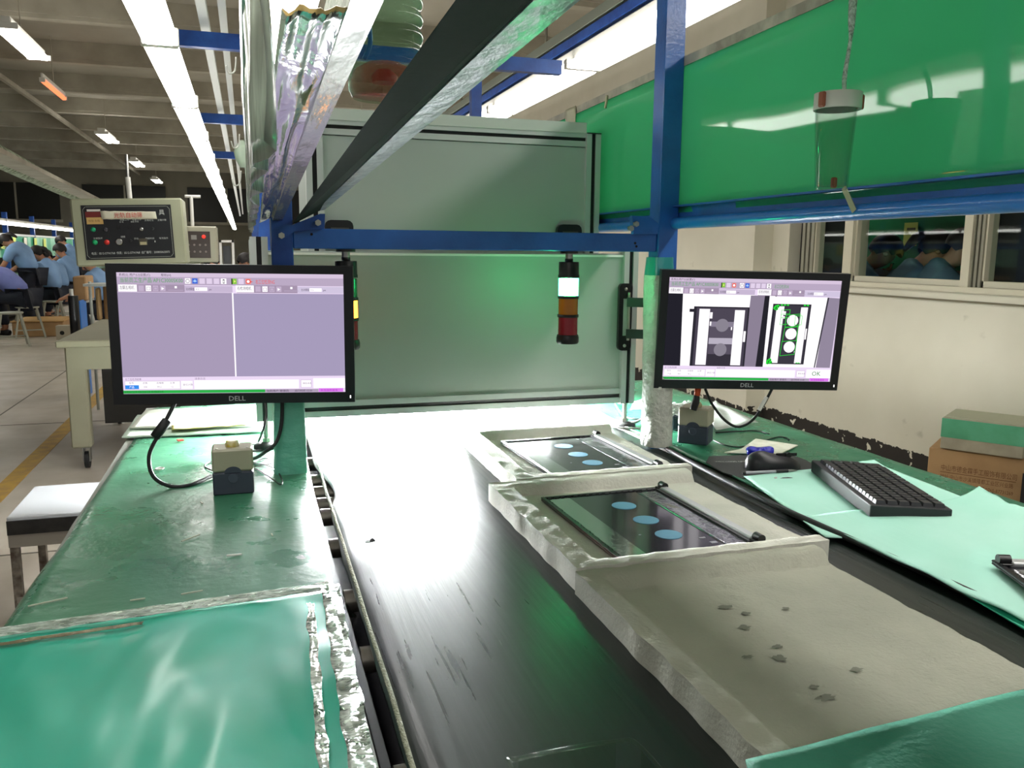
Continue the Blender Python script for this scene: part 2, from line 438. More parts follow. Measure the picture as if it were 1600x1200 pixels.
bay(1, wy[0], wy[1], True); bay(2, wy[2], wy[3], False); bay(3, wy[5], WY0, True)
b = MB(); b.box(XW - .005, XW + .12, wy[1], wy[2], WZ0, WZ1, M_fr); b.box(XW - .005, XW + .12, wy[3], wy[4], WZ0, WZ1, M_fr)
b.box(XW - .02, XW + .12, WY0, WY1, WZ0 - .03, WZ0, M_fr)
struct(b.build('trim_30'))
b = MB()
for i in range(3): b.box(XW + .01, XW + .11, wy[5] + .03 * i, wy[5] + .03 * i + .018, WZ0, WZ1, M_track)
for i in range(3): b.box(XW + .01, XW + .11, wy[0] + .05 * i, wy[0] + .05 * i + .03, WZ0, WZ1, M_track)
struct(b.build('trim_31'))
b = MB(); b.box(XW + .2, 6.0, 2.9, 2.95, 0, 2.6, M_dk); struct(b.build('wall_partition_near'))
b = MB(); b.box(XW + .1, XW + .12, 2.0, wy[4] - .005, WZ0, WZ1, M_dk); b.box(XW + .1, XW + .12, wy[1], 5.4, WZ0, WZ1, M_dk); struct(b.build('wall_darkness_board'))  # near-black boards added behind the outer panes to stand in for darkness
b = MB(); b.box(5.7, 5.75, 2.9, 10.2, 0, 2.6, mat('back_room_wall', '6B6A62', .9)); struct(b.build('wall_backroom'))
b = MB(); b.box(XW + .2, 5.75, 2.9, 10.2, 2.6, 2.65, M_dk); struct(b.build('ceiling_backroom'))
b = MB(); b.box(XW + .2, 5.7, 2.95, 10.2, 0, .11, M_floor); struct(b.build('floor_backroom'))

# ------------------------------------------------------------------ light fixtures


def fixture(name, label, cat, w, ln, loc, group, drop=.05, tubes=1, em=M_tube):
    t = thing(name, label, cat, loc, 0., group)
    h = MB(); h.box(-w * .28, w * .28, 0, ln, .03, .03 + drop, M_house, bev=.006); h.build('housing', t)
    for i in range(tubes):
        x = 0 if tubes == 1 else (i - (tubes - 1) / 2) * w * .55
        ww = w if tubes == 1 else w * .36
        d = MB(); d.box(x - ww / 2, x + ww / 2, .025, ln - .025, -.02, .02, em, bev=.012); d.build('tube', t)
    for e in (.0, ln - .022):
        c = MB(); c.box(-w / 2 - .004, w / 2 + .004, e, e + .022, -.016, .032, M_house, bev=.003); c.build('end_cap', t)
    return t


f0 = fixture('fluorescent_light', 'white fluorescent light in the long overhead row left of the line', 'light', .088, 1.05, (-.185, -2.68, 1.86), 'lights of the left overhead row')
ORD = ['nearest', 'second', 'third', 'fourth', 'fifth', 'sixth', 'seventh', 'eighth', 'ninth', 'tenth', 'eleventh', 'twelfth', 'thirteenth', 'fourteenth', 'fifteenth', 'sixteenth', 'seventeenth', 'eighteenth',
       'nineteenth', 'twentieth', 'twenty-first', 'twenty-second', 'twenty-third', 'twenty-fourth', 'twenty-fifth', 'twenty-sixth']
for i in range(1, 26): dup(f0, (-.185 + (-.004 * i), -2.68 + 1.05 * i, 1.86), label='white fluorescent light above or behind the viewer in the left overhead row' if i < 4 else ORD[i - 4] + ' light in view of the long white overhead row on the left')
f0['label'] = 'white fluorescent light above or behind the viewer in the left overhead row'
f1 = fixture('fluorescent_light', 'wide bright fluorescent light in the row above the green panel', 'light', .19, 1.5, (1.72, -1.73, 2.26), 'lights of the right overhead row', drop=.06)
f1['label'] = 'wide fluorescent light behind the viewer in the right overhead row'
for i in range(1, 12): dup(f1, (1.72, -1.73 + 1.5 * i, 2.26), label=f1['label'] if i < 3 else ORD[i - 3] + ' wide bright light in view above the green panel on the right')
f2 = fixture('fluorescent_light', 'fluorescent light in the row above the workers at the far assembly line', 'light', .08, 1.2, (-3.85, 9.0, 1.70), 'lights above the far line')
for i in range(1, 15): dup(f2, (-3.85, 9.0 + 1.2 * i, 1.70), label=ORD[i] + ' light of the white row above the workers at the far left line')
f2['label'] = 'nearest light of the white row above the workers at the far left line'
M_or = emat('orange_tube', 'FF7A50', 2.2)
fx_ = at(5, 40, Z=3.08)
f3 = fixture('fluorescent_light', 'twin-tube ceiling light at the upper left, nearest of its row', 'light', .2, 1.25, tuple(fx_), 'high ceiling lights', tubes=2)
for y, lb in ((15.0, 'twin-tube ceiling light beyond the dim orange tube'), (19.4, 'second twin-tube ceiling light beyond the dim orange tube, above the control box'),
              (24.2, 'farthest and smallest of the high twin-tube ceiling lights')):
    dup(f3, (-2.02 - (y - 6.75) * .012, y, 3.1), label=lb)
fixture('fluorescent_light', 'dim orange glowing tube under the dark ceiling', 'light', .05, 1.2, (-2.05, 10.6, 3.1), None, em=M_or)
for y, x in ((8.7, -1.82), (11.2, -2.05), (15.5, -2.12), (20, -2.17), (24.8, -2.23)):
    b = MB(); b.cyl((x, y, 3.16), (x, y, ZC), .006, M_beam, n=6); tag(b.build('hanger_rod'), 'thin rod holding the %s' % {8.7: 'nearest high ceiling light at the upper left', 11.2: 'dim orange tube', 15.5: 'high ceiling light just past the orange tube', 20: 'high ceiling light above the large control box', 24.8: 'farthest high ceiling light'}[y], 'rod', 'rods of the ceiling lights')

# conduits and rails along the row
for nm, x, z, w, h, m, lb in (('conduit', -.125, 2.2, .035, .035, M_alum, 'grey conduit running overhead beside the left light row, nearer to it'),
                              ('conduit', -.055, 2.25, .03, .03, M_alum, 'grey conduit running overhead between light row and plastic curtain'),
                              ('cable_tray', 1.72, 2.455, .1, .05, mat('tray_grey', '8B9083', .6, .3), 'grey-green cable tray running overhead above the right light row'),
                              ('lighting_rail', 1.70, 2.392, .06, .045, M_blued, 'blue rail carrying the right light row')):
    b = MB(); b.box(x - w / 2, x + w / 2, -1, 24, z - h / 2, z + h / 2, m); tag(b.build(nm), lb, 'rail')
for i in range(7):
    y = 2.8 + 2.05 * i
    b = MB(); b.cyl((1.72, y, 2.46), (1.72, y, ZC - .2), .008, M_beam, n=6); tag(b.build('hanger_rod'), ORD[i] + ' thin rod from the camera holding the grey-green cable tray', 'rod', 'rods of the cable tray')
b = MB(); b.tube([(-3.0, 7.5, 2.62), (-3.3, 12, 2.64), (-3.6, 17, 2.62), (-3.9, 23, 2.6)], .17, mat('duct_mint', 'A9B59A', .7, col2='4E5A3E', cscale=9, cmix=(.46, .56), cstretch=(1, 2.4, 1)), n=14)
b.box(-3.2, -2.9, 7.5, 23, 2.4, 2.46, M_beam, R=Matrix.Rotation(.05, 3, 'Z')); tag(b.build('air_duct'), 'mint-green grimy duct hanging diagonally below the ceiling', 'duct')

# ------------------------------------------------------------------ blue steel frames of the line


def plate_y(mb, pts, y0, y1, m):
    """plate in the XZ plane given by pixels read at y0"""
    P = [at(px, py, Y=y0) for px, py in pts]; n = len(P)
    vs = [Vector((p.x, y0, p.z)) for p in P] + [Vector((p.x, y1, p.z)) for p in P]
    mb.add(vs, [tuple(range(n))[::-1], tuple(range(n, 2 * n))] + [(i, (i + 1) % n, n + (i + 1) % n, n + i) for i in range(n)], m)


t = thing('steel_frame', 'blue steel frame standing over the belt with cross beam', 'frame', (.075, 1.93, .8))
b = MB(); b.box(.052, .098, 1.907, 1.953, .8, 2.14, M_blued, bev=.002); b.build('post', t)
b = MB(); b.box(.976, 1.03, 1.9, 1.953, .8, 2.14, M_blue, bev=.002); b.build('post', t)
b = MB(); b.box(.098, .976, 1.908, 1.95, 1.303, 1.347, M_blue, bev=.002)
for px, py in ((993, 380), (995, 385), (487, 366)):
    p = at(px, py, Y=1.905); b.cyl((p.x, 1.906, p.z), (p.x, 1.909, p.z), .003, M_blackm, n=8)
b.build('cross_beam', t)
b = MB(); b.box(-.3, 1.4, 1.908, 1.95, 2.14, 2.2, M_blued); b.build('top_beam', t)
b = MB(); plate_y(b, [(424, 345), (455, 352), (500, 334), (508, 334), (507, 357), (460, 362), (424, 388)], 1.89, 1.905, M_blued)
for px, py in ((497, 348), (440, 368)): p = at(px, py, Y=1.885); b.cyl((p.x, 1.882, p.z), (p.x, 1.892, p.z), .007, M_screw, n=6, smooth=False)
b.build('gusset_plate', t)
b = MB(); plate_y(b, [(988, 337), (1014, 338), (1030, 350), (1028, 366), (990, 366)], 1.885, 1.9, M_blue)
for px, py in ((994, 350), (986, 357)): p = at(px, py, Y=1.88); b.cyl((p.x, 1.876, p.z), (p.x, 1.887, p.z), .007, M_screw, n=6, smooth=False)
b.build('gusset_plate', t)
for i, y in enumerate((3.75, 5.9, 8.1)):
    t = thing('steel_frame', ('blue steel frame behind the grey enclosure, nearest of the far ones', 'blue steel frame second behind the enclosure', 'blue steel frame farthest down the line')[i], 'frame', (.075, y, .0))
    for x in (.075, 1.0):
        b = MB(); b.box(x - .023, x + .023, y - .02, y + .02, 0, 2.14, M_blued); b.build('post', t)
    b = MB(); b.box(-.3, 1.4, y - .021, y + .021, 2.1, 2.16, M_blued); b.build('top_beam', t)
# angle rails on the right side: web and rounded lower lip
b = MB()
b.box(1.032, 1.037, .1, 8.0, 1.385, 1.417, M_blue); b.box(1.012, 1.037, .1, 8.0, 1.413, 1.417, M_blue)
b.cyl((1.022, .1, 1.374), (1.022, 8.0, 1.374), .0145, mat('blue_lip_lit', '2A7AD2', .28, coat=.4, bump=.1, bscale=80), n=16)  # lip in a brighter blue than the web, its lit look painted in
tag(b.build('side_rail'), 'blue steel rail with rounded lip carrying the green panel', 'rail')
p = at(1328, 312, X=1.005); b = MB()
b.bar((1.006, p.y - .012, p.z - .02), (1.003, p.y + .016, p.z + .022), .001, .012, mat('old_tape', 'B9B89A', .4), up=(0, 1, 0)); b.M = Matrix.Identity(4)
tag(b.build('adhesive_tape'), 'strip of yellowed clear tape stuck on the blue rail', 'tape')

# diagonal brace bar above the belt
M_brace = mat('brace_grey_green', '232A24', .8, .0, bump=.05, bscale=40, spec=.12)
M_lip = mat('brace_lip_lit', 'D4D4DA', .3, .3, bump=.35, bscale=45, bstretch=(1, .5, 1), col2='9A9AA6', cscale=40)  # pale colour paints in the glare that lights the lip
far = [at(455, 352, Y=1.93), at(493, 329, Y=1.93), at(507, 327, Y=1.93)]
near = [at(690, 30, Y=.52), at(811, 19, Y=.52), at(880, 18, Y=.52)]
ext = [f + (n - f) * 1.22 for f, n in zip(far, near)]
far4 = far[0] + Vector((.076, 0, .040)); ext4 = ext[0] + Vector((.076, 0, .043))
A = far + [far4]; B = ext + [ext4]
t = thing('overhead_brace', 'grey-green metal brace rising from the left post over the camera', 'brace', tuple(far[0]))
b = MB(); b.add(A + B, [(0, 4, 5, 1), (0, 3, 7, 4), (0, 1, 2, 3), (4, 7, 6, 5), (2, 6, 7, 3)], M_brace); b.build('channel', t)
b = MB(); d = Vector((0, 0, -.0015)); d2 = Vector((.004, 0, .004))
b.add([A[1] + d, A[2] + d, A[2] + d2, A[1] + Vector((.0, 0, .004)), B[1] + d, B[2] + d, B[2] + d2, B[1] + Vector((0, 0, .004))],
      [(0, 4, 5, 1), (1, 5, 6, 2), (2, 6, 7, 3), (3, 7, 4, 0), (0, 1, 2, 3), (4, 7, 6, 5)], M_lip); b.build('lip', t)

# ------------------------------------------------------------------ left: fixture wrapped in film and the film curtain
M_bar = mat('fixture_purple_grey', '66625F', .26, .3, bump=.3, bscale=22, bstretch=(1, .3, 1), col2='7E7970', cscale=8, coat=.5)
fa = [at(426, 345, Y=1.9), at(441, 345, Y=1.9)]; ne = [at(548, 0, Y=.5), at(600, 0, Y=.5)]
ex = [f + (n - f) * 1.12 for f, n in zip(fa, ne)]
t = thing('wrapped_light', 'light fixture wrapped in shiny clear plastic film above the left bench', 'light', tuple(fa[0]))
b = MB(); up = Vector((-.004, 0, .03))
b.add([fa[0], fa[1], fa[1] + up, fa[0] + up, ex[0], ex[1], ex[1] + up, ex[0] + up], [(0, 4, 5, 1), (1, 5, 6, 2), (2, 6, 7, 3), (3, 7, 4, 0), (0, 1, 2, 3), (4, 7, 6, 5)], M_bar)
b.build('housing', t)
b = MB(); b.box(.025, .075, .3, 1.12, 1.525, 1.55, emat('wrapped_tube', 'FFF9EC', 5.), bev=.008); b.build('tube', t)
b = MB(); b.box(.02, .08, .3, 1.14, 1.552, 1.575, M_house); b.build('reflector', t)
M_wrap = film('wrap_film', tint='BDB08E', clear=.42, rough=.16, bump=.6, bscale=16, stretch=(2.5, .5, 1), bdist=.005, transl=.7)
q = [at(440, 330, Y=1.86), at(405, 345, Y=1.86)]
q2 = [at(560, 0, Y=.52), at(440, 0, Y=.52)]
b = MB(); b.sheet(q2[0], q2[1], q[1], q[0], 14, 60, .0006, M_wrap, dz=lambda u, v: Vector((.002 * noise.noise(Vector((u * 4, v * 5, 0))), 0, .005 * noise.noise(Vector((u * 6, v * 6, 5))) - .004)))
b.build('film_wrap', t)
b = MB(); pts = [at(487, 36, X=.058), at(521, 44, X=.062), at(477, 165, X=.052), at(453, 160, X=.05)]
b.sheet(pts[0], pts[1], pts[2], pts[3], 3, 12, .0006, mat('olive_tape', '8F8A45', .35, col2='A39C5E', cscale=30, cstretch=(3, .3, 1)), dz=lambda u, v: .002 * noise.noise(Vector((u * 3, v * 6, 2))))
b.build('tape_strip', t)
b = MB(); b.box(.03, .045, 1.56, 1.585, 1.405, 1.418, mat('grey_clip', '77756C', .5)); b.build('clip', t)
# curtain of film
t = thing('plastic_curtain', 'curtain of crumpled clear plastic film hanging beside the overhead light row', 'curtain', (.02, 1.1, 1.36))
b = MB()
b.sheet((.012, .5, 1.36), (.012, 2.12, 1.34), (.010, 2.12, 1.80), (.012, .5, 1.80), 60, 26, .0006, M_filmw,
        dz=lambda u, v: Vector((.006 * math.sin(u * 60 + 3 * noise.noise(Vector((u * 5, v * 2, 0)))) + .004 * noise.noise(Vector((u * 22, v * 5, 3))), 0, .01 * noise.noise(Vector((u * 9, v, 7))))))
b.build('film', t)
b = MB(); b.box(.004, .007, .5, 1.3, 1.5, 2.05, mat('green_sheet_edge', '2FA07A', .2, trans=.4)); b.build('green_sheet', t)
for y, z in ((1.5, 1.59), (1.75, 1.5), (1.62, 1.42)):
    p = [(-.004, y, z + .02), (-.007, y, z - .002), (-.016, y, z - .006), (-.02, y, z + .006)]
    b = MB(); b.tube(p, .0014, M_white, n=6, seg=4); b.build('hook', t)
p = at(383, 235, Y=1.9); b = MB(); b.M = Matrix.Translation((.0, 1.78, 1.49))
b.lathe([(-.03, .006), (-.015, .014), (0, .017), (.012, .012), (.022, .004)], M_filmw, n=14); b.build('knot', t)

# PET bottle hanging over the belt
t = thing('hanging_bottle', 'ribbed clear green plastic bottle with red base hanging over the belt', 'bottle', (.225, 1.42, 1.545))
M_pet = pane_glass('pet_green', (.62, .82, .7, 1), 1.7, .05)
prof = []
for i in range(61):
    h = .03 + i * .0035; prof.append((h, .058 + .006 * abs(math.sin(i * .42)) - (.03 if i > 56 else 0) * (i - 56) / 4))
b = MB(); b.lathe([(.0, .052), (.012, .058)] + prof, M_pet, 30, (.225, 1.42, 1.545), cap=False); b.build('body', t)
b = MB(); b.lathe([(.0, .001), (.001, .053), (.012, .057), (.04, .05), (.052, .028), (.056, .001)], mat('red_clear', 'D04A48', .15, alpha=.55), 26, (.225, 1.42, 1.548), cap=False); b.build('red_base', t)
b = MB(); b.lathe([(0, .02), (.01, .022), (.02, .012)], mat('red_disc', 'C03838', .3), 20, (.225, 1.42, 1.57)); b.build('cap', t)
b = MB(); b.tube([(.19, 1.4, 1.60), (.2, 1.4, 1.625), (.198, 1.4, 1.66)], .004, mat('blue_tag', '2456A8', .4), n=8); b.build('tag', t)
b = MB(); b.cyl((.225, 1.42, 1.74), (.225, 1.42, 2.14), .0015, M_white, n=6); b.build('cord', t)
b = MB(); b.box(-.3, 1.4, 1.39, 1.43, 2.14, 2.18, M_blued); tag(b.build('cross_rail'), 'blue cross rail above the camera holding the hung bottle', 'rail')

# ------------------------------------------------------------------ right: green panel
M_gp = mat('green_panel', '4DB486', .035, col2='57BD90', cscale=2.5, bump=.05, bscale=1.3, detail=1., spec=.7, rvar=.0, bdist=.1)
nt_ = M_gp.node_tree; tl_ = nt_.nodes.new('ShaderNodeBsdfTranslucent'); tl_.inputs[0].default_value = lin('7AD4A8'); mx_ = nt_.nodes.new('ShaderNodeMixShader'); mx_.inputs[0].default_value = .48
nt_.links.new(nt_.nodes['Principled BSDF'].outputs[0], mx_.inputs[1]); nt_.links.new(tl_.outputs[0], mx_.inputs[2]); nt_.links.new(mx_.outputs[0], nt_.nodes['Material Output'].inputs[0])
t = thing('green_panel', 'long glossy green plastic panel standing on the blue rail', 'panel', (1.034, 1.8, 1.417))
b = MB(); b.sheet((1.034, .15, 1.40), (1.034, 3.3, 1.40), (1.034, 3.3, 1.742), (1.034, .15, 1.775), 60, 10, .003, M_gp,
                  dz=lambda u, v: Vector((.004 * noise.noise(Vector((u * 7, v * 1.2, 3))), 0, 0))); b.build('sheet', t)
b = MB(); b.bar((1.033, .15, 1.778), (1.033, 3.3, 1.745), .008, .022, mat('trim_grey', 'B9B5A4', .5, col2='8E8B7C', cscale=18, metal=.2)); b.build('top_trim', t)
b = MB(); b.sheet((1.026, 2.6, 1.71), (1.026, 2.69, 1.71), (1.026, 2.69, 1.765), (1.026, 2.6, 1.765), 4, 6, .001, mat('old_tape', 'B9B89A', .4), dz=lambda u, v: Vector((.003 * noise.noise(Vector((u * 5, v * 5, 1))), 0, 0))); b.build('tape_piece', t)
b = MB(); pk = at(948, 165, X=1.026); b.tube([(1.026, pk.y, 1.755), (1.024, pk.y, 1.735), (1.026, pk.y + .01, 1.722)], .004, mat('cord_cream', 'C8C3A2', .7), n=6); b.build('cord_end', t)

# cup hanging from twisted film
t = thing('hanging_cup', 'clear plastic cup in a white ring hanging on twisted film before the green panel', 'cup', (.935, 1.2, 1.41))
pc = at(1309, 160, Y=1.2)
zr = at(1309, 172, Y=1.2).z; zt = at(1309, 146, Y=1.2).z; zb = at(1305, 297, Y=1.2).z
b = MB(); b.lathe([(0, .0375), (zt - zr, .0375), (zt - zr, .034), (0, .034), (0, .0375)], M_white, 32, (pc.x, 1.2, zr), cap=False); b.build('ring', t)
M_twist = film('twisted_film', tint='FFFFFF', clear=.35, bump=1., bscale=90, transl=.5)
M_cup = pane_glass('cup_clear', (.88, .9, .88, 1), 1.6, .06)
b = MB(); b.lathe([(0, .001), (0, .024), (.004, .026), (zt - zb, .034)], M_cup, 32, (pc.x - .002, 1.2, zb), cap=False)
b.lathe([(.006, .001), (.006, .0235), (zt - zb, .0325)], M_cup, 32, (pc.x - .002, 1.2, zb), cap=False); b.build('cup_body', t)
for i, a in enumerate((.4, 3.4)):
    b = MB(); b.M = Matrix.Translation((pc.x + .039 * math.cos(a * 1), 1.2 - .01, zr + .012)) @ Matrix.Rotation(a, 4, 'Z')
    b.box(-.003, .004, -.006, .006, -.011, .013, mat('brown_clip', '9B5238', .5), bev=.002); b.build('clip', t)
b = MB(); b.box(pc.x - .005, pc.x + .003, 1.19, 1.2, zb + .003, zb + .02, mat('brown_clip', '9B5238', .5), bev=.002); b.build('plug', t)
b = MB()
ptop = at(1333, 0, Y=1.24); pmid = at(1329, 60, Y=1.22)
b.tube([(pc.x + .012, 1.2, zt - .002), (pc.x + .014, 1.205, zt + .03), tuple(pmid), tuple(ptop), (ptop.x + .01, 1.25, 2.0)], .0035, M_twist, n=8, radii=[.003, .004, .003, .007, .004])
b.build('twisted_film', t)

# ------------------------------------------------------------------ benches, belt
M_dgap = mat('bench_steel_dark', '26262A', .5, .6)
M_leg = mat('bench_leg', '7D7F78', .5, .3)
t = thing('work_bench', 'long work bench left of the belt covered in green', 'bench', (-.11, 1.6, 0))
b = MB(); b.box(-.325, .105, -.4, 2.86, .765, .796, M_leg); b.build('top', t)
for x in (-.29, .07):
    for y in (-.3, 1.3, 2.8):
        b = MB(); b.box(x - .02, x + .02, y - .02, y + .02, 0, .765, M_leg); b.build('leg', t)


def mat_dz(u, v): return Vector((.004 * noise.noise(Vector((u * 3, v * 8, 1))) * (1 if u > .9 else 1), 0, .0012 * noise.noise(Vector((u * 6, v * 14, 4)))))


b = MB()
def left_mat(u, v):
    d = .0015 * noise.noise(Vector((u * 6, v * 14, 4)))
    x = .007 * noise.noise(Vector((0, v * 9, 1))) * (1 - u)
    if u < .06: d -= .02 * (1 - u / .06) ** 2
    return Vector((x, 0, d))
b.sheet((-.345, 1.08, .8), (.104, 1.1, .8), (.134, 2.84, .8), (-.318, 2.84, .8), 50, 90, .0035, M_mat, dz=left_mat)
tag(b.build('rubber_mat'), 'dark green scuffed rubber mat on the left bench', 'mat')
b = MB()
b.sheet((-.36, -.3, .806), (.07, -.3, .806), (.101, 1.205, .806), (-.345, 1.165, .806), 40, 80, .004, M_teal,
        dz=lambda u, v: .0035 * noise.noise(Vector((u * 4, v * 9, 9))) + .002 * noise.noise(Vector((u * 14, v * 20, 2))))
tag(b.build('plastic_sheet'), 'bright teal plastic-covered sheet taped over the front of the left bench', 'sheet')
M_tape = film('packing_tape', tint='DCE8DC', clear=.68, rough=.14, bump=.9, bscale=55, stretch=(.6, 1.6, 1), hazevar=.5, transl=.2, bdist=.004)


def crinkle(a, b2, w, name, label, seed, m=M_tape, z=.812, amp=.004):
    mb = MB(); a, b2 = Vector(a), Vector(b2); d = (b2 - a).normalized(); s = Vector((d.y, -d.x, 0)) * w / 2
    n = int((b2 - a).length / .012) + 2
    mb.sheet(a - s, a + s, b2 + s, b2 - s, 8, n, .0005, m, dz=lambda u, v: Vector((.0035 * noise.noise(Vector((u * 2, v * n * .25, seed))), .003 * noise.noise(Vector((v * n * .3, u, seed))), amp * (.5 + noise.noise(Vector((u * 3, v * n * .4, seed + 3)))))))
    return tag(mb.build(name), label, 'tape')


crinkle((-.35, 1.16, .811), (.1, 1.198, .811), .03, 'packing_tape', 'crumpled clear tape along the far edge of the teal sheet', 1, amp=.0015)
crinkle((.066, -.1, .811), (.098, 1.2, .811), .026, 'packing_tape', 'crinkled clear tape along the belt-side edge of the teal sheet', 5, amp=.003)
crinkle((.034, .3, .811), (.066, 1.14, .811), .011, 'packing_tape', 'narrow rolled tape strip beside the belt-side edge tape', 8, amp=.003)
crinkle((-.32, 1.125, .811), (-.15, 1.14, .811), .01, 'packing_tape', 'dirty brownish tape remains at the left end of the teal sheet', 12, m=film('dirty_tape', tint='C2B898', clear=.4, bump=.8, bscale=40, bdist=.006), amp=.001)
# right bench
t = thing('work_bench', 'work bench right of the belt with keyboard on it', 'bench', (1.27, 1.6, 0))
b = MB(); b.box(1.02, 1.5, -.4, 3.0, .765, .796, M_leg); b.build('top', t)
for x in (1.06, 1.45):
    for y in (-.3, 1.3, 2.9):
        b = MB(); b.box(x - .02, x + .02, y - .02, y + .02, 0, .765, M_leg); b.build('leg', t)
M_mat2 = mat('green_mat_right', '23664A', .3, col2='2D7355', cscale=5, bump=.1, bscale=50, rvar=.1)
b = MB(); b.sheet((1.03, -.3, .801), (1.50, -.3, .801), (1.5, 2.98, .801), (1.03, 2.98, .801), 20, 90, .004, M_mat2,
                  dz=lambda u, v: Vector(((.012 * noise.noise(Vector((0, v * 11, 2))) - .008) * (1 - u), 0, .002 * noise.noise(Vector((u * 5, v * 20, 2))) + (.006 * (1 - u / .1) if u < .1 else 0))))
tag(b.build('rubber_mat'), 'dark green mat with raised edge on the right bench', 'mat')
b = MB(); b.tube([(1.002, -.2, .806), (1.004, .8, .808), (.993, 1.1, .808), (.975, 1.4, .81), (.985, 1.7, .81), (1.002, 1.86, .808)], .0065, M_rubber, n=8)
tag(b.build('edge_strip'), 'black rubber edging running between belt and right bench', 'strip')
# conveyor
t = thing('belt_conveyor', 'belt conveyor with scratched black belt running under the enclosure', 'conveyor', (.57, 1.6, 0))
b = MB()


def belt_dz(u, v):
    e = (.004 * noise.noise(Vector((0, v * 30, 5))) - .004 + .022 * math.exp(-((v * 4.0 - 2.35) / .12) ** 2) * 1) if u < .02 else 0
    return Vector((e, 0, 0))


b.sheet((.132, -.6, .797), (1.005, -.6, .797), (1.005, 3.4, .797), (.144, 3.4, .797), 24, 140, .004, M_belt, dz=belt_dz); b.build('belt', t)
b = MB(); b.tube([(.133 + .0037 * (y + .6) + .003 * noise.noise(Vector((y * 6, 0, 0))), y, .796) for y in [-.5 + .06 * i for i in range(45)]], .0035, mat('frayed_edge', '8C8F78', .9, bump=.8, bscale=200), n=6, seg=1)
b.build('frayed_edge', t)
b = MB(); b.box(.108, .118, -.6, 3.4, .55, .79, M_dgap); b.box(.10, 1.02, -.6, 3.4, .62, .64, M_dgap); b.box(1.0, 1.012, -.6, 3.4, .55, .788, M_dgap); b.build('frame', t)
M_roll = mat('steel_roller', 'A7A39A', .3, .85, col2='6E6A62', cscale=20, cstretch=(.3, 1, 1))
for y in (.42, .77, 1.04, 1.235, 1.475, 1.66, 1.74, 1.83, 1.93, 2.1, 2.4, 2.7):
    b = MB(); b.cyl((.122, y, .768), (.99, y, .768), .0175, M_roll, n=20); b.cyl((.118, y, .768), (.122, y, .768), .007, M_steel, n=10); b.build('roller', t)
for y in (-.4, 1.4, 3.2):
    for x in (.14, .96):
        b = MB(); b.box(x - .02, x + .02, y - .02, y + .02, 0, .6, M_dgap); b.build('leg', t)
b = MB(); b.bar((.112, 1.2, .785), (.135, 1.24, .74), .012, .004, M_steel); b.build('bracket', t)
p = at(582, 845, Z=.802)
b = MB(); b.lathe([(0, .006), (.003, .004), (.005, .001)], M_black, 8, tuple(p)); b.tube([tuple(p), (p.x - .012, p.y, .802), (p.x - .01, p.y - .006, .802), (p.x, p.y - .004, .802)], .0008, M_black, n=5)
tag(b.build('debris'), 'tiny black scrap lying on the lit belt', 'scrap')

# ------------------------------------------------------------------ the enclosure
EY = 2.2; X0, X1 = .008, 1.066; ZB = .868; ZT = 1.292
M_pan = mat('grey_panel', 'B2B8B2', .42, col2='ABB2AC', cscale=2, bump=.02, bscale=60)
M_slot = M_blackm
t = thing('inspection_enclosure', 'grey panelled inspection enclosure in aluminium frame over the belt', 'machine', (.54, EY, .8))
b = MB(); b.box(X0 + .02, X1 - .04, EY + .004, EY + .008, .905, ZT - .004, M_pan); b.build('front_panel', t)


def profile_v(mb, x, y, z0, z1, w=.043):
    """slotted aluminium post"""
    mb.box(x, x + w * .36, y, y + w, z0, z1, M_alum); mb.box(x + w * .64, x + w, y, y + w, z0, z1, M_alum)
    mb.box(x + w * .36, x + w * .64, y + .006, y + w, z0, z1, M_slot)


def profile_x(mb, x0, x1, y, z, w=.043):
    mb.box(x0, x1, y, y + w, z, z + w * .38, M_alum); mb.box(x0, x1, y, y + w, z + w * .64, z + w, M_alum)
    mb.box(x0, x1, y + .006, y + w, z + w * .38, z + w * .64, M_slot)


for x in (X0, X1 - .045):
    for y in (EY - .012, EY + .72):
        b = MB(); profile_v(b, x, y, ZB - .002, ZT + .04); b.build('post', t)
b = MB(); profile_x(b, X0 + .043, X1 - .045, EY - .006, ZB); b.build('bottom_rail', t)
b = MB(); b.box(X0 + .043, X1 - .045, EY - .004, EY + .012, ZT - .004, ZT + .002, mat('lip_reflection_white', 'FAFAF6', .3, 0.)); b.build('top_lip', t)  # plain white stands in for the light row reflected along the lip
M_side = mat('side_panel', '9FA9A0', .5)
b = MB(); b.box(X0, X0 + .01, EY + .04, EY + .72, .90, ZT, M_side); b.box(X1 - .01, X1, EY + .04, EY + .72, .9, ZT, M_side); b.box(X0, X1, EY + .74, EY + .75, .86, ZT, M_side); b.build('side_panel', t)
b = MB(); b.box(X0, X1, EY + .01, EY + .75, ZT, ZT + .006, M_pan); b.build('top_cover', t)
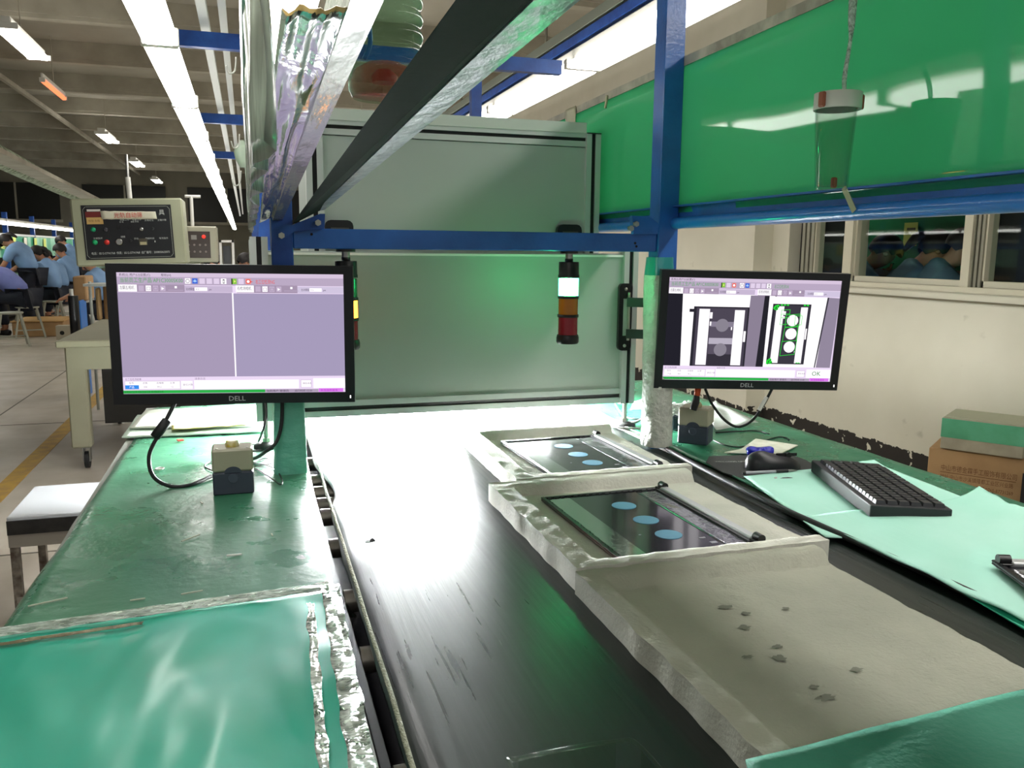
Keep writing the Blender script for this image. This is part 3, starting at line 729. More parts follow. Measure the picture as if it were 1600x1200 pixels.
# upper cabinet
UY = 2.36; UX0, UX1 = .17, 1.01; UZ1 = 1.675
b = MB(); b.box(UX0 + .02, UX1 - .04, UY + .004, UY + .01, ZT + .006, UZ1 - .07, M_pan); b.build('upper_panel', t)
b = MB(); b.box(UX0, UX1 - .045, UY - .004, UY + .5, UZ1 - .03, UZ1, mat('cabinet_lid', 'C9CFC6', .5)); b.box(UX0, UX1 - .045, UY - .001, UY + .04, UZ1 - .042, UZ1 - .03, M_alum); b.box(UX0, UX1 - .045, UY + .005, UY + .04, UZ1 - .052, UZ1 - .042, M_slot)
b.box(UX0, UX1 - .045, UY - .001, UY + .04, UZ1 - .068, UZ1 - .052, M_alum); b.build('upper_rail', t)
for x in (UX0 - .01, UX1 - .045):
    b = MB(); profile_v(b, x, UY - .008, ZT + .006, UZ1 - .03 if x > .5 else UZ1 - .01, .045)
    b.box(x, x + .045, UY - .01, UY + .04, UZ1 - .031, UZ1 - .028, M_black); b.build('upper_post', t)
b = MB(); b.box(UX0, UX0 + .01, UY, UY + .5, ZT, UZ1 - .03, M_side); b.box(UX1 - .012, UX1, UY + .04, UY + .5, ZT, UZ1 - .035, M_side); b.box(UX0, UX1, UY + .5, UY + .51, ZT, UZ1, M_side); b.build('upper_side_panel', t)
for px in (529, 887):
    pp = at(px, 355, Y=UY - .01); b = MB(); b.M = Matrix.Translation((pp.x, UY - .012, 1.345)) @ Matrix.Rotation(math.pi / 2, 4, 'X')
    poly = []
    for cx, cy, a0 in ((.022, .02, 0), (-.022, .02, 90), (-.022, -.02, 180), (.022, -.02, 270)):
        poly += [(cx + .016 * math.cos(math.radians(a0 + a)), cy + .016 * math.sin(math.radians(a0 + a))) for a in (0, 30, 60, 90)]
    b.prism(poly, 0, .016, M_black); b.box(-.022, .026, -.016, .016, -.0, .018, mat('handle_recess', '4A4742', .5)); b.build('handle', t)
for x in (X0 + .022, X1 - .035):
    f = MB(); f.lathe([(0, .032), (.008, .032), (.013, .024), (.016, .009)], M_blackm, 28, (x, EY - .02, .8)); f.cyl((x, EY - .02, .816), (x, EY - .02, ZB), .0065, M_screw, n=12)
    f.cyl((x, EY - .02, .816), (x, EY - .02, .826), .011, M_screw, n=6, smooth=False); f.build('levelling_foot', t)
# inspection lamp inside
b = MB(); b.box(.08, .98, EY + .50, EY + .52, .815, 1.18, emat('inspection_light', 'FAFFFF', BOXLAMP)); b.build('light_panel', t)
# screen bracket on the right post
t = thing('wall_bracket', 'black double-arm bracket on the right enclosure post', 'bracket', (1.03, 2.17, 1.1))
b = MB(); zc = 1.13; xa = at(978, 495, Y=2.17).x; z0 = at(978, 548, Y=2.17).z; z1 = at(978, 443, Y=2.17).z
b.M = Matrix.Translation((xa, 2.186, (z0 + z1) / 2)) @ Matrix.Rotation(math.pi / 2, 4, 'X'); hh = (z1 - z0) / 2; poly = []
for cx, cy, a0 in ((.008, hh - .012, 0), (-.008, hh - .012, 90), (-.008, -hh + .012, 180), (.008, -hh + .012, 270)):
    poly += [(cx + .012 * math.cos(math.radians(a0 + a)), cy + .012 * math.sin(math.radians(a0 + a))) for a in (0, 30, 60, 90)]
b.prism(poly, 0, .012, M_black); b.box(-.007, .007, -hh * .55, hh * .55, .012, .0125, M_side)
for yy in (-hh + .014, hh - .016): b.lathe([(0, .005), (.003, .004), (.004, .001)], M_screw, 12, (0, yy, .012))
b.build('plate', t)
b = MB(); b.cyl((xa + .006, 2.165, z0 + .03), (xa + .006, 2.165, z1 - .025), .004, M_screw, n=10); b.build('pin', t)
for py in (472, 521):
    z = at(990, py, Y=2.165).z; b = MB(); b.bar((xa, 2.165, z), (1.15, 2.08, z), .012, .026, mat('arm_green_black', '1C2A22', .4), up=(0, 0, 1)); b.build('arm', t)
b = MB(); b.bar((1.15, 2.08, 1.115), (1.205, 1.895, 1.115), .05, .09, M_black); b.build('monitor_head', t)

# ------------------------------------------------------------------ signal towers


def tower(x, lit, label):
    zt = 1.303; t = thing('signal_tower', label, 'signal light', (x, 1.93, 1.06))
    b = MB(); b.cyl((x, 1.93, zt - .006), (x, 1.93, zt), .022, M_black); b.build('mount', t)
    b = MB(); b.cyl((x, 1.93, zt - .02), (x, 1.93, zt - .004), .009, M_steel); b.build('stem', t)
    b = MB(); b.lathe([(-.064, .0262), (-.058, .0262), (-.056, .025), (-.028, .0245), (-.026, .0242), (-.026, .01), (-.018, .01)], M_black, 32, (x, 1.93, zt)); b.build('cap', t)
    segs = [('g', .066, .108), ('a', .114, .154), ('r', .161, .204)]
    for c, a, e in segs:
        if c == lit:
            m = {'g': MATS.get('lit_green') or emat('lit_green', '34FF90', 45.), 'a': MATS.get('lit_amber') or emat('lit_amber', 'FF9A28', 11.)}[c]
        else:
            m = {'g': mat('lens_green', '1E9A55', .2, trans=.3, alpha=.95), 'a': mat('lens_amber', 'C9781E', .2, trans=.25), 'r': mat('lens_red', 'A02430', .2, trans=.2)}[c]
        b = MB(); b.lathe([(-e, .024), (-a, .024)], m, 32, (x, 1.93, zt), cap=False)
        b.build('lens', t)['label'] = {'g': 'green lens', 'a': 'amber lens', 'r': 'red lens'}[c] + (', lit' if c == lit else '')
        b = MB(); b.lathe([(-e - .007, .0262), (-e, .0262), (-e, .02)], M_black, 32, (x, 1.93, zt)); b.build('collar', t)
    b = MB(); b.lathe([(-.226, .0255), (-.222, .028), (-.211, .028), (-.205, .0262)], M_black, 32, (x, 1.93, zt)); b.build('end_cap', t)


tower(.7515, 'g', 'signal tower with its green lens lit, hanging under the blue beam on the right')
tower(.213, 'a', 'signal tower with its amber lens lit, half hidden behind the left monitor')

# ------------------------------------------------------------------ monitors
def scr(c, s=1.0): return emat('screen_' + c, c, s)


S_LIL, S_LIL2, S_MAIN, S_WH, S_PK = scr('D8C6DE'), scr('B8A6C0'), scr('A99BB8'), scr('FFFBFF', 1.1), scr('EFDDF8')
S_DK, S_GR, S_MAG, S_BL, S_RED, S_TXT, S_MID = scr('2C2A33'), scr('2FB24C'), scr('E07CF0'), scr('3A90F0'), scr('E8574F'), scr('3B3644'), scr('8F7F98')
S_TG, S_LIME, S_DEEP, S_NEON = scr('55A35C'), scr('8CCB4A'), scr('3D3A44'), scr('28E83A')


class Screen:
    def __init__(s, w, h): s.b = MB(); s.w = w; s.h = h; s.z = 0.

    def q(s, u0, v0, u1, v1, m, k=1): s.b.rect((u0 - .5) * s.w, (u1 - .5) * s.w, (.5 - v1) * s.h, (.5 - v0) * s.h, k * 1e-4, m)

    def p(s, pts, m, k=1): s.b.add([((u - .5) * s.w, (.5 - v) * s.h, k * 1e-4) for u, v in pts][::-1], [tuple(range(len(pts)))], m)

    def d(s, u, v, r, m, k=2, n=28): s.b.add([((u - .5) * s.w + r * math.cos(6.2832 * i / n), (.5 - v) * s.h + r * math.sin(6.2832 * i / n), k * 1e-4) for i in range(n)], [tuple(range(n))], m)

    def o(s, pts, m, k=3, t=.0008):
        P = [((u - .5) * s.w, (.5 - v) * s.h) for u, v in pts]
        for a, c in zip(P, P[1:] + P[:1]):
            d = Vector((c[0] - a[0], c[1] - a[1])); n = Vector((-d.y, d.x)).normalized() * t / 2; e = d.normalized() * t / 2
            s.b.add([(a[0] - n.x - e.x, a[1] - n.y - e.y, k * 1e-4), (c[0] - n.x + e.x, c[1] - n.y + e.y, k * 1e-4), (c[0] + n.x + e.x, c[1] + n.y + e.y, k * 1e-4), (a[0] + n.x - e.x, a[1] + n.y - e.y, k * 1e-4)], [(0, 1, 2, 3)], m)

    def t(s, txt, u, v, hgt, m, k=4, fit=None): s.b.text(txt, hgt * s.h, (u - .5) * s.w, (.5 - v) * s.h, k * 1e-4, m, fit=fit * s.w if fit else None)


def common_ui(s, left):
    s.q(0, 0, 1, 1, S_PK, 0)
    s.q(0, 0, 1, .035, S_LIL); s.q(0, .035, 1, .10, S_LIL2 if False else scr('BBAAC4'))
    s.t('系统(S)', .01, .028, .024, S_TXT); s.t('用户(U)', .055, .028, .024, S_TXT); s.t('设置(C)', .1, .028, .024, S_TXT)
    if left: s.t('帮助(H)', .19, .028, .024, S_TXT)
    s.t('当前员工生产品 AP1C30005K00', .012, .078, .045, S_TG, fit=.27)
    s.q(0, .095, .29, .157, scr('A795AE')); s.q(.29, .105, .5, .157, scr('C9B9D4'))
    s.q(.518, .095, .79, .16, scr('A795AE')); s.q(.79, .105, 1, .16, scr('D2C6E0'))
    for u0, tx in ((.004, '左翻五相机'), (.515, '右检测相机')):
        s.q(u0, .098, u0 + .08, .155, S_WH, 2); s.t(tx, u0 + .006, .135, .034, S_TXT, 4, fit=.062)
        for i, m in enumerate((S_MID, S_WH, S_LIL, S_LIL)):
            s.q(u0 + .087 + .031 * i, .105, u0 + .110 + .031 * i, .15, scr('C4B2CC') if i != 1 else S_WH, 2)
        s.o([(u0 + .123, .118), (u0 + .137, .118), (u0 + .137, .14), (u0 + .123, .14)], S_MID, 3, .0006)
        s.o([(u0 + .153, .118), (u0 + .168, .118), (u0 + .168, .14), (u0 + .153, .14)], S_MID, 3, .0006)
        s.p([(u0 + .186, .117), (u0 + .198, .129), (u0 + .186, .141)], S_WH, 3)
        s.q(u0 + .215, .139, u0 + .28, .144, scr('BBAAC4'), 3); s.q(u0 + .243, .108, u0 + .253, .126, S_WH, 3)
        s.t('比对阈值', u0 + .292, .14, .024, S_TXT, 4, fit=.035); s.q(u0 + .33, .117, u0 + .385, .146, S_WH, 3); s.t('0.5', u0 + .335, .139, .02, S_MID); s.t('px', u0 + .392, .14, .022, S_TXT)
    # bottom panels
    s.q(0, .862, 1, .97, S_PK, 1)
    s.t('左工位检测结果', .01, .887, .022, S_MID, 4, fit=.07); s.t('消息日志', .315, .885, .022, S_MID, 4)
    s.q(.008, .895, .25, .962, S_WH, 2); s.o([(.008, .895), (.25, .895), (.25, .962), (.008, .962)], S_LIL2, 3, .0006)
    s.q(.254, .895, .305, .962, S_WH, 2); s.t('复位计数', .262, .934, .02, S_MID, 4)
    s.q(.312, .89, .785, .965, S_WH, 2); s.q(.795, .895, .842, .957, S_WH, 2); s.o([(.795, .895), (.842, .895), (.842, .957), (.795, .957)], S_LIL2, 3, .0006); s.t('清除消息', .802, .93, .019, S_MID, 4)
    s.q(.852, .88, .999, .965, S_WH, 2)
    for i, (a, c) in enumerate((('型号', '产品'), ('总数', '350'), ('合格数', '99.2'), ('比率', '12'))):
        s.t(a, .025 + .06 * i, .918, .02, S_MID, 4)
        if not (left and i == 0): s.t(c, .028 + .06 * i, .95, .02, S_MID, 4)
    if left: s.q(.008, .928, .068, .96, S_BL, 3); s.t('产品', .026, .951, .02, S_WH, 5)
    s.q(0, .972, .63, .998, S_GR, 2); s.t('系统运行正常 相机连接正常 等待触发信号', .004, .994, .022, scr('1E6E2E'), 4, fit=.17)
    s.q(.63, .972, .875, .998, scr('B0A0B8'), 2); s.t('当前用户 管理员', .636, .994, .022, S_TXT, 4, fit=.1); s.t('运行时间 12:30', .765, .994, .022, S_TXT, 4, fit=.08)
    s.q(.876, .968, .99, .998, S_MAG, 2); s.t('未连接数据库', .884, .993, .022, scr('B040C8'), 4, fit=.08)


def icons(s, left):
    base = .283 if left else .29
    seq = ['c', 'b', 'w', 'w', 'w', 't', ' ', 'g', 'w', 'r'] if left else ['g', 'w', 'r', ' ', 'c', 'b', 'w', 'w', 'w', 't']
    u = base + .01
    for k in seq:
        if k == ' ': u += .014; continue
        col = {'c': S_WH, 'b': scr('4A6FD8'), 'w': scr('E4D3EC'), 't': S_WH, 'g': S_LIME, 'r': scr('F0938E')}[k]
        s.q(u, .043, u + .024, .088, col, 2)
        if k == 'c': s.d(u + .012, .066, .0042, S_MID, 3); s.d(u + .012, .066, .0031, S_WH, 4)
        if k == 'b': s.p([(u + .003, .068), (u + .012, .052), (u + .021, .068), (u + .012, .076)], scr('A8D0FF'), 3)
        if k == 't': s.q(u + .008, .05, u + .016, .083, S_TXT, 3); s.q(u + .0095, .058, u + .0145, .077, S_WH, 4)
        if k == 'g': s.q(u, .043, u + .006, .09, scr('33421F'), 3); s.p([(u + .012, .055), (u + .02, .066), (u + .012, .077)], scr('F5F28A'), 4)
        if k == 'r': s.d(u + .012, .066, .0048, S_RED, 3); s.d(u + .012, .066, .003, S_WH, 4)
        u += .0315
    if left:
        s.p([(.575, .058), (.592, .068), (.575, .078)], S_RED, 3); s.t('右工位检测NG', .603, .083, .042, S_RED, 4, fit=.085)
    else: s.t('右工位检测OK', .61, .083, .042, S_TG, 4, fit=.085)


def lid_view(s, u0, v0, u1, v1, skew, main, discs, nd, strip=.16, dcol=S_WH):
    """camera picture of a laptop lid on the screen"""
    def P(a, c): return (u0 + (u1 - u0) * a + skew * (1 - c), v0 + (v1 - v0) * c)
    def Q(a0, c0, a1, c1, m, k): s.p([P(a0, c0), P(a1, c0), P(a1, c1), P(a0, c1)], m, k)
    Q(0, 0, 1, 1, S_DK, 3); Q(.03, .02, .97, .99, main, 4)
    Q(.1, .04, .1 + strip * 1.0, .98, S_WH, 5); Q(.74, .05, .92, .98, S_WH, 5); Q(.93, .4, .97, .58, S_WH, 5); Q(.0, 0, .05, 1, S_DK, 5)
    return P, Q


def monitor(label, loc, rz, rx, ry, w, h, left):
    t = bpy.data.objects.new('computer_monitor', None); COL.objects.link(t); t['_local'] = 1; t.empty_display_size = .05
    tag(t, label, 'monitor')
    R = Matrix.Rotation(rz, 4, 'Z') @ Matrix.Rotation(rx, 4, 'X') @ Matrix.Rotation(ry, 4, 'Y') @ Matrix.Rotation(math.pi / 2, 4, 'X')
    t.matrix_world = Matrix.Translation(loc) @ R          # local: x right, y up, z towards the viewer
    bz = .0205; bb = .0225; bt = .018; sw = w - 2 * bz; sh = h - bb - bt; sc = (bb - bt) / 2
    b = MB(); d0, d1 = -.022, 0
    M_bez = mat('bezel_black', '17171B', .3)
    b.box(-w / 2, -w / 2 + bz, -h / 2, h / 2, d0, d1, M_bez); b.box(w / 2 - bz, w / 2, -h / 2, h / 2, d0, d1, M_bez)
    b.box(-w / 2 + bz, w / 2 - bz, -h / 2, -h / 2 + bb, d0, d1, M_bez); b.box(-w / 2 + bz, w / 2 - bz, h / 2 - bt, h / 2, d0, d1, M_bez); b.build('bezel', t)
    b = MB(); b.box(-w / 2 + .003, w / 2 - .003, -h / 2 + .003, h / 2 - .003, -.03, -.0215, M_black, bev=.003); b.box(-w * .3, w * .3, -h * .3, h * .3, -.042, -.03, M_black, bev=.006)
    b.build('back_cover', t)
    s = Screen(sw, sh); s.b.M = Matrix.Translation((0, sc, -.003)); common_ui(s, left); icons(s, left)
    s.b.box(-sw / 2, sw / 2, -sh / 2, sh / 2, -.004, -.0002, M_black)
    if left:
        s.q(0, .16, .4965, .86, S_MAIN, 2); s.q(.503, .165, 1, .86, scr('A79CBC'), 2); s.q(.4965, .16, .503, .86, S_WH, 1)
    else:
        s.q(0, .155, .5, .86, scr('23222B'), 2); s.p([(.085, .155), (.5, .155), (.5, .86), (.1, .86)], S_WH, 2.4); s.p([(.478, .16), (.56, .16), (.545, .86), (.468, .86)], scr('8D8296'), 2.6)
        P, Q = lid_view(s, .155, .275, .478, .86, 0.0, scr('4A4452'), 3, 0, .19)
        for v0, v1, c in ((.3, .42, '4E4856'), (.42, .47, '8A8294'), (.47, .58, '5A5362'), (.58, .64, 'B9B2C2'), (.64, .74, '5B5463'), (.74, .86, '37333D')): s.q(.255, v0, .395, v1, scr(c), 4.5)
        s.q(.135, .86, .6, .9, S_PK, 1.5)
        for v in (.455, .695): s.d(.327, v, .0165, scr('8B8592'), 6)
        s.q(.25, .33, .265, .39, S_WH, 6); s.q(.253, .42, .262, .46, S_WH, 6); s.q(.379, .47, .386, .5, S_WH, 6); s.q(.13, .3, .2, .33, S_DK, 3)
        s.p([(.555, .16), (.63, .16), (.622, .86), (.54, .86)], scr('26252C'), 2.2); s.p([(.592, .165), (.93, .165), (.905, .86), (.588, .86)], S_WH, 2.4); s.q(.588, .16, .62, .86, S_WH, 2.3)
        s.p([(.93, .165), (1, .17), (.99, .86), (.905, .86)], scr('94899E'), 2.3); s.p([(.928, .165), (.938, .165), (.9, .86), (.893, .86)], S_DEEP, 2.5)
        P, Q = lid_view(s, .605, .235, .83, .83, .008, S_DEEP, 3, 0, .2)
        for c in (.27, .49, .71):
            u, v = P(.56, c); s.d(u, v, .0145, S_WH, 6)
        for pts in (((.38, .18), (.75, .16), (.75, .36), (.38, .38)), ((.38, .39), (.72, .37), (.72, .6), (.36, .62)), ((.35, .62), (.74, .6), (.71, .83), (.34, .86)), ((.24, .1), (.46, .09), (.46, .33), (.24, .34)), ((.24, .17), (.46, .16), (.46, .22), (.24, .23)), ((.62, .19), (.8, .19), (.8, .34), (.62, .34))):
            s.o([P(*q) for q in pts], S_NEON, 7, .0011)
        for a, c in ((.08, .05), (.1, .08), (.13, .04), (.06, .07), (.05, .95), (.09, .93), (.12, .97), (.04, .98)):
            u, v = P(a, c); s.d(u, v, .0042, S_NEON, 8, 9); s.d(u + .003, v + .003, .0018, S_DK, 9, 7)
        for a in (.2, .28, .36, .8, .88): u, v = P(a, .015); s.q(u, v - .006, u + .012, v + .008, S_NEON, 8)
        for a in (.78, .84): u, v = P(a, .975); s.q(u, v - .004, u + .012, v + .004, S_NEON, 8)
        s.q(*P(.3, .12), *P(.36, .18), S_WH, 6); s.q(*P(.3, .2), *P(.345, .24), S_WH, 6); s.q(*P(.74, .26), *P(.77, .3), S_WH, 6); s.q(*P(.70, .78), *P(.72, .8), S_WH, 6)
        s.t('OK', .885, .942, .062, scr('2E8A3E'), 6)
    s.b.build('screen', t)
    lg = MB(); lg.text('DELL', .0145, -.0165, -h / 2 + .006, .0004, mat('logo_grey', 'C4C6C8', .4, 0.), fit=.034); lg.build('logo', t)
    lg = MB(); lg.box(w / 2 - .0105, w / 2 - .0085, -h / 2 + .009, -h / 2 + .015, 0, .0006, emat('power_led', 'FFFFFF', 3)); lg.build('power_light', t)
    return t


ml = monitor('black-framed monitor with two empty lilac views, left of the enclosure', Vector((-.032, 1.862, 1.121)), math.radians(-9.3), math.radians(.5), math.radians(.3), .5, .295, True)
mr = monitor('black-framed monitor showing two lid pictures and a green OK, on the right', Vector((1.207, 1.825, 1.107)), math.radians(-13.6), math.radians(4.5), math.radians(.9), .48, .30, False)
t = thing('monitor_bracket', 'bracket clamping the left monitor to the blue post', 'bracket', (.075, 1.93, 1.12))
b = MB(); b.box(.045, .105, 1.9, 1.907, 1.08, 1.16, M_black, bev=.003); b.box(.03, .1, 1.888, 1.9, 1.09, 1.15, M_black, bev=.003); b.build('clamp', t)

# ------------------------------------------------------------------ post wrappings
M_wrapg = mat('teal_foam_wrap', '63B59D', .6, col2='75C4AC', cscale=10, bump=.7, bscale=26, bstretch=(1, 1, 2.2), bdist=.008, coat=.35)
M_wrapw = mat('bubble_wrap', 'B9BBB2', .35, col2='CFD0C6', cscale=24, bump=1., bscale=75, bdist=.008, coat=.5, spec=.7)


def wrap(name, label, x, y, z0, z1, r, m, tilt=(0, 0), sq=.75):
    mb = MB(); n = 36; rows = 50; vs = []; fs = []
    for j in range(rows + 1):
        h = j / rows; z = z0 + (z1 - z0) * h
        for i in range(n):
            a = 6.2832 * i / n; c, s_ = math.cos(a), math.sin(a); sqf = 1 / max(abs(c), abs(s_)) * sq + (1 - sq)
            rr = r * (sqf * .82 + .1) * (1 + .05 * noise.noise(Vector((c * 2, s_ * 2, z * 22))) + .03 * noise.noise(Vector((c * 5, s_ * 5, z * 60)))) * (1 + .12 * (1 - h))
            vs.append((x + tilt[0] * h + c * rr, y + tilt[1] * h + s_ * rr, z))
    for j in range(rows):
        for i in range(n): fs.append((j * n + i, j * n + (i + 1) % n, (j + 1) * n + (i + 1) % n, (j + 1) * n + i))
    # inner surface so that the wrapping is a real sleeve
    mb.add(vs, fs, m, True); mb.add(vs[:n], [tuple(range(n))[::-1]], m); mb.add(vs[-n:], [tuple(range(n))], m)
    return tag(mb.build(name), label, 'wrapping')


wrap('post_wrapping', 'teal foam wrapped round the foot of the left blue post', .078, 1.93, .8, 1.03, .036, M_wrapg, sq=.8)
wrap('post_wrapping', 'white bubble wrap wound round the right blue post', 1.004, 1.925, .805, 1.245, .037, M_wrapw, tilt=(-.012, 0), sq=.3)
wrap('post_wrapping', 'short teal film wound above the bubble wrap on the right post', .995, 1.925, 1.245, 1.29, .031, mat('teal_film', '1E8C8C', .3, coat=.5), sq=.8)

# ------------------------------------------------------------------ push-button boxes


def button_box(label, loc, rz):
    t = thing('button_box', label, 'button box', loc, rz)
    mb = MB(); w = .04; M_low = mat('box_blue_grey', '3A404E', .45); M_bg = mat('box_beige', 'A3A08A', .45)
    mb.box(-w, w, -.032, .032, 0, .048, M_low, bev=.003); mb.build('base', t)
    mb = MB(); mb.box(-w - .0005, w + .0005, -.0325, .0325, .0485, .096, M_bg, bev=.004); mb.build('cover', t)
    mb = MB(); mb.M = Matrix.Translation((0, -.032, .047)) @ Matrix.Rotation(math.pi / 2, 4, 'X')
    mb.prism([(.017 * math.cos(math.radians(a)), .013 * math.sin(math.radians(a))) for a in range(0, 181, 12)], 0, .0012, M_low)
    mb.build('arch', t)
    mb = MB(); mb.lathe([(0, .010), (.001, .010), (.0015, .0085), (.001, .0082)], mat('box_blue_grey2', '444B5A', .5), 24, (0, -.032, .035), (0, -1, 0)); mb.build('knockout', t)
    mb = MB(); mb.lathe([(0, .014), (.006, .014), (.008, .0125), (.011, .012), (.012, .009)], mat('button_cream', 'C9C3A0', .25, col2='B7A23B', cscale=70), 24, (0, 0, .096)); mb.build('button', t)
    for x in (-.03, .03):
        mb = MB(); mb.cyl((x, -.022, .095), (x, -.022, .0972), .003, M_screw, n=10); mb.build('screw', t)
    return t


button_box('beige and dark-blue push-button box on the left bench below the monitor', (-.044, 1.795, .8), .0)
button_box('beige and dark push-button box on the right bench beside the wrapped post', (1.118, 1.925, .805), -.75)

# ------------------------------------------------------------------ cables


def cable(name, label, pts, r, m=M_rubber, group=None, n=10):
    mb = MB(); mb.tube(pts, r, m, n=n); return tag(mb.build(name), label, 'cable', group)


def A(px, py, y): return tuple(at(px, py, Y=y))


def T(px, py, dz=.004): p = at(px, py, Z=.8 + dz); return tuple(p)


t = thing('monitor_cable', 'thick black monitor cable with ferrite looping over the left bench', 'cable', (-.2, 1.83, .8))
b = MB(); b.tube([A(283, 610, 1.9), A(268, 640, 1.885), A(250, 675, 1.87), A(233, 712, 1.86), A(240, 745, 1.85), T(268, 760), T(300, 757), T(335, 742, .006), T(372, 728, .006)], .0042, M_rubber, n=12); b.build('cord', t)
b = MB(); p0 = Vector(A(262, 656, 1.88)); p1 = Vector(A(241, 684, 1.868)); b.lathe([(0, .006), (.002, .0105), ((p1 - p0).length - .002, .0105), ((p1 - p0).length, .006)], M_rubber, 20, p0, p1 - p0); b.build('ferrite', t)
cable('monitor_cable', 'black cable curving from the left monitor to behind the button box', [A(441, 610, 1.89), A(440, 660, 1.885), A(432, 690, 1.88), A(415, 706, 1.86), T(398, 716, .01), T(385, 716)], .0042)
for i, pp in enumerate(([(392, 695), (412, 693), (424, 696), (418, 700), (395, 705)], [(395, 722), (410, 726), (425, 723), (415, 716), (392, 724)],
                        [(392, 730), (405, 735), (425, 748), (438, 757), (441, 750), (432, 735), (418, 727), (395, 724)], [(332, 735), (322, 731), (321, 726), (330, 721), (345, 718)])):
    cable('thin_cable', ('thin cable loop between button box and wrapped post, farthest', 'thin cable loop beside the button box, middle', 'thin cable loop reaching nearest to the bench edge', 'thin cable loop left of the button box')[i], [T(x, y, .003) for x, y in pp], .0016)
# power cord hanging off the post, left foot side
cable('hanging_cable', 'black cable hanging between enclosure foot and left post', [A(414, 628, 2.1), A(416, 650, 2.05), A(411, 672, 2.0), T(404, 690)], .003)
for i, pp in enumerate(([(408, 596, 1.86), (1120, 640, 1.86), (1140, 665, 1.87), (1158, 667, 1.87), (1180, 652, 1.86), (1203, 605, 1.85)],)):
    cable('monitor_cable', 'black cable looping below the right monitor', [A(1102, 608, 1.87), A(1113, 632, 1.88), A(1132, 656, 1.89), A(1153, 667, 1.885), A(1175, 657, 1.86), A(1192, 634, 1.85), A(1206, 608, 1.84)], .0036)
b = MB(); p0 = Vector(A(1186, 641, 1.842)); p1 = Vector(A(1198, 620, 1.836)); b.cyl(p0, p1, .0048, M_white, n=14); tag(b.build('cable_label'), 'white label sleeve on the cable under the right monitor', 'label')
t = thing('power_plug', 'black plug with orange collar hanging under the right monitor', 'plug', (1.12, 1.9, .93))
b = MB(); b.tube([A(1091, 605, 1.89), A(1089, 618, 1.89)], .008, mat('orange_plug', 'D4512A', .4), n=12); b.build('collar', t)
b = MB(); b.tube([A(1089, 617, 1.89), A(1087, 628, 1.892), A(1083, 640, 1.895)], .009, M_black, n=12, radii=[.007, .010, .0095]); b.build('plug_body', t)
for i, pp in enumerate(([(1118, 676), (1150, 674), (1180, 673), (1202, 678)], [(1115, 688), (1135, 696), (1160, 698), (1190, 690), (1215, 683), (1228, 684), (1233, 687)], [(1040, 668), (1055, 672), (1066, 672)])):
    cable('thin_cable', ('thin black cable running right from the right button box', 'thin black cable crossing the white paper', 'thin black cable between wrapped post and button box')[i], [T(x, y, .003) for x, y in pp], .0018)
for i, pp in enumerate(([(930, 640), (955, 655), (985, 662), (1010, 650), (1018, 640)], [(960, 628), (975, 650), (1000, 655), (1020, 648)], [(935, 662), (965, 668), (1000, 670)], [(1100, 640), (1130, 650), (1160, 655)])):
    cable('cable', ('grey flat cable lying by the enclosure foot', 'black cable sagging behind the enclosure foot', 'cable on the bench before the enclosure foot', 'cable on the bench behind the right button box')[i], [T(x, y, .01) for x, y in pp], (.004, .003, .003, .002)[i], m=(mat('grey_cable', '8E8E88', .4) if i in (0, 2) else M_rubber))

# ------------------------------------------------------------------ foam trays and laptop lids


def tray(label, x0, x1, y0, y1, near=True, rim=.04, h=.038, right=False, seed=0, skew=0., m=None):
    mb = MB(); nu, nv = 46, 56; vs = []; fs = []; zf = .018
    def sm(t): t = max(0, min(1, t)); return t * t * (3 - 2 * t)
    def top(u, v):
        x = u * (x1 - x0); y = v * (y1 - y0)
        k = 1 - sm((x - rim) / .012)
        k = max(k, 1 - sm(((y1 - y0) - y - rim * .8) / .01))
        if near: k = max(k, 1 - sm((y - rim * .8) / .01))
        if right: k = max(k, .0)
        return zf + (h - zf) * k
    n1 = nu + 1
    for j in range(nv + 1):
        for i in range(nu + 1):
            u, v = i / nu, j / nv
            ex = .004 * noise.noise(Vector((v * 9, seed, 0))) if i in (0, nu) else 0
            ey = .004 * noise.noise(Vector((u * 9, seed, 5))) if j in (0, nv) else 0
            vs.append((x0 + u * (x1 - x0) + ex + skew * v, y0 + v * (y1 - y0) + ey, .797 + top(u, v) + .0018 * noise.noise(Vector((u * 20, v * 22, seed)))))
    N = len(vs)
    vs += [(p[0], p[1], .7975) for p in vs]
    for j in range(nv):
        for i in range(nu):
            a = j * n1 + i; fs.append((a, a + 1, a + 1 + n1, a + n1)); fs.append((a + N, a + n1 + N, a + 1 + n1 + N, a + 1 + N))
    ring = [i for i in range(nu)] + [j * n1 + nu for j in range(nv)] + [nv * n1 + i for i in range(nu, 0, -1)] + [j * n1 for j in range(nv, 0, -1)]
    for a, c in zip(ring, ring[1:] + ring[:1]): fs.append((c, a, a + N, c + N))
    mb.add(vs, fs, m or M_foam, True)
    o = mb.build('foam_tray'); tag(o, label, 'foam tray')
    e = o.modifiers.new('edge', 'EDGE_SPLIT'); e.split_angle = 1.0
    return o


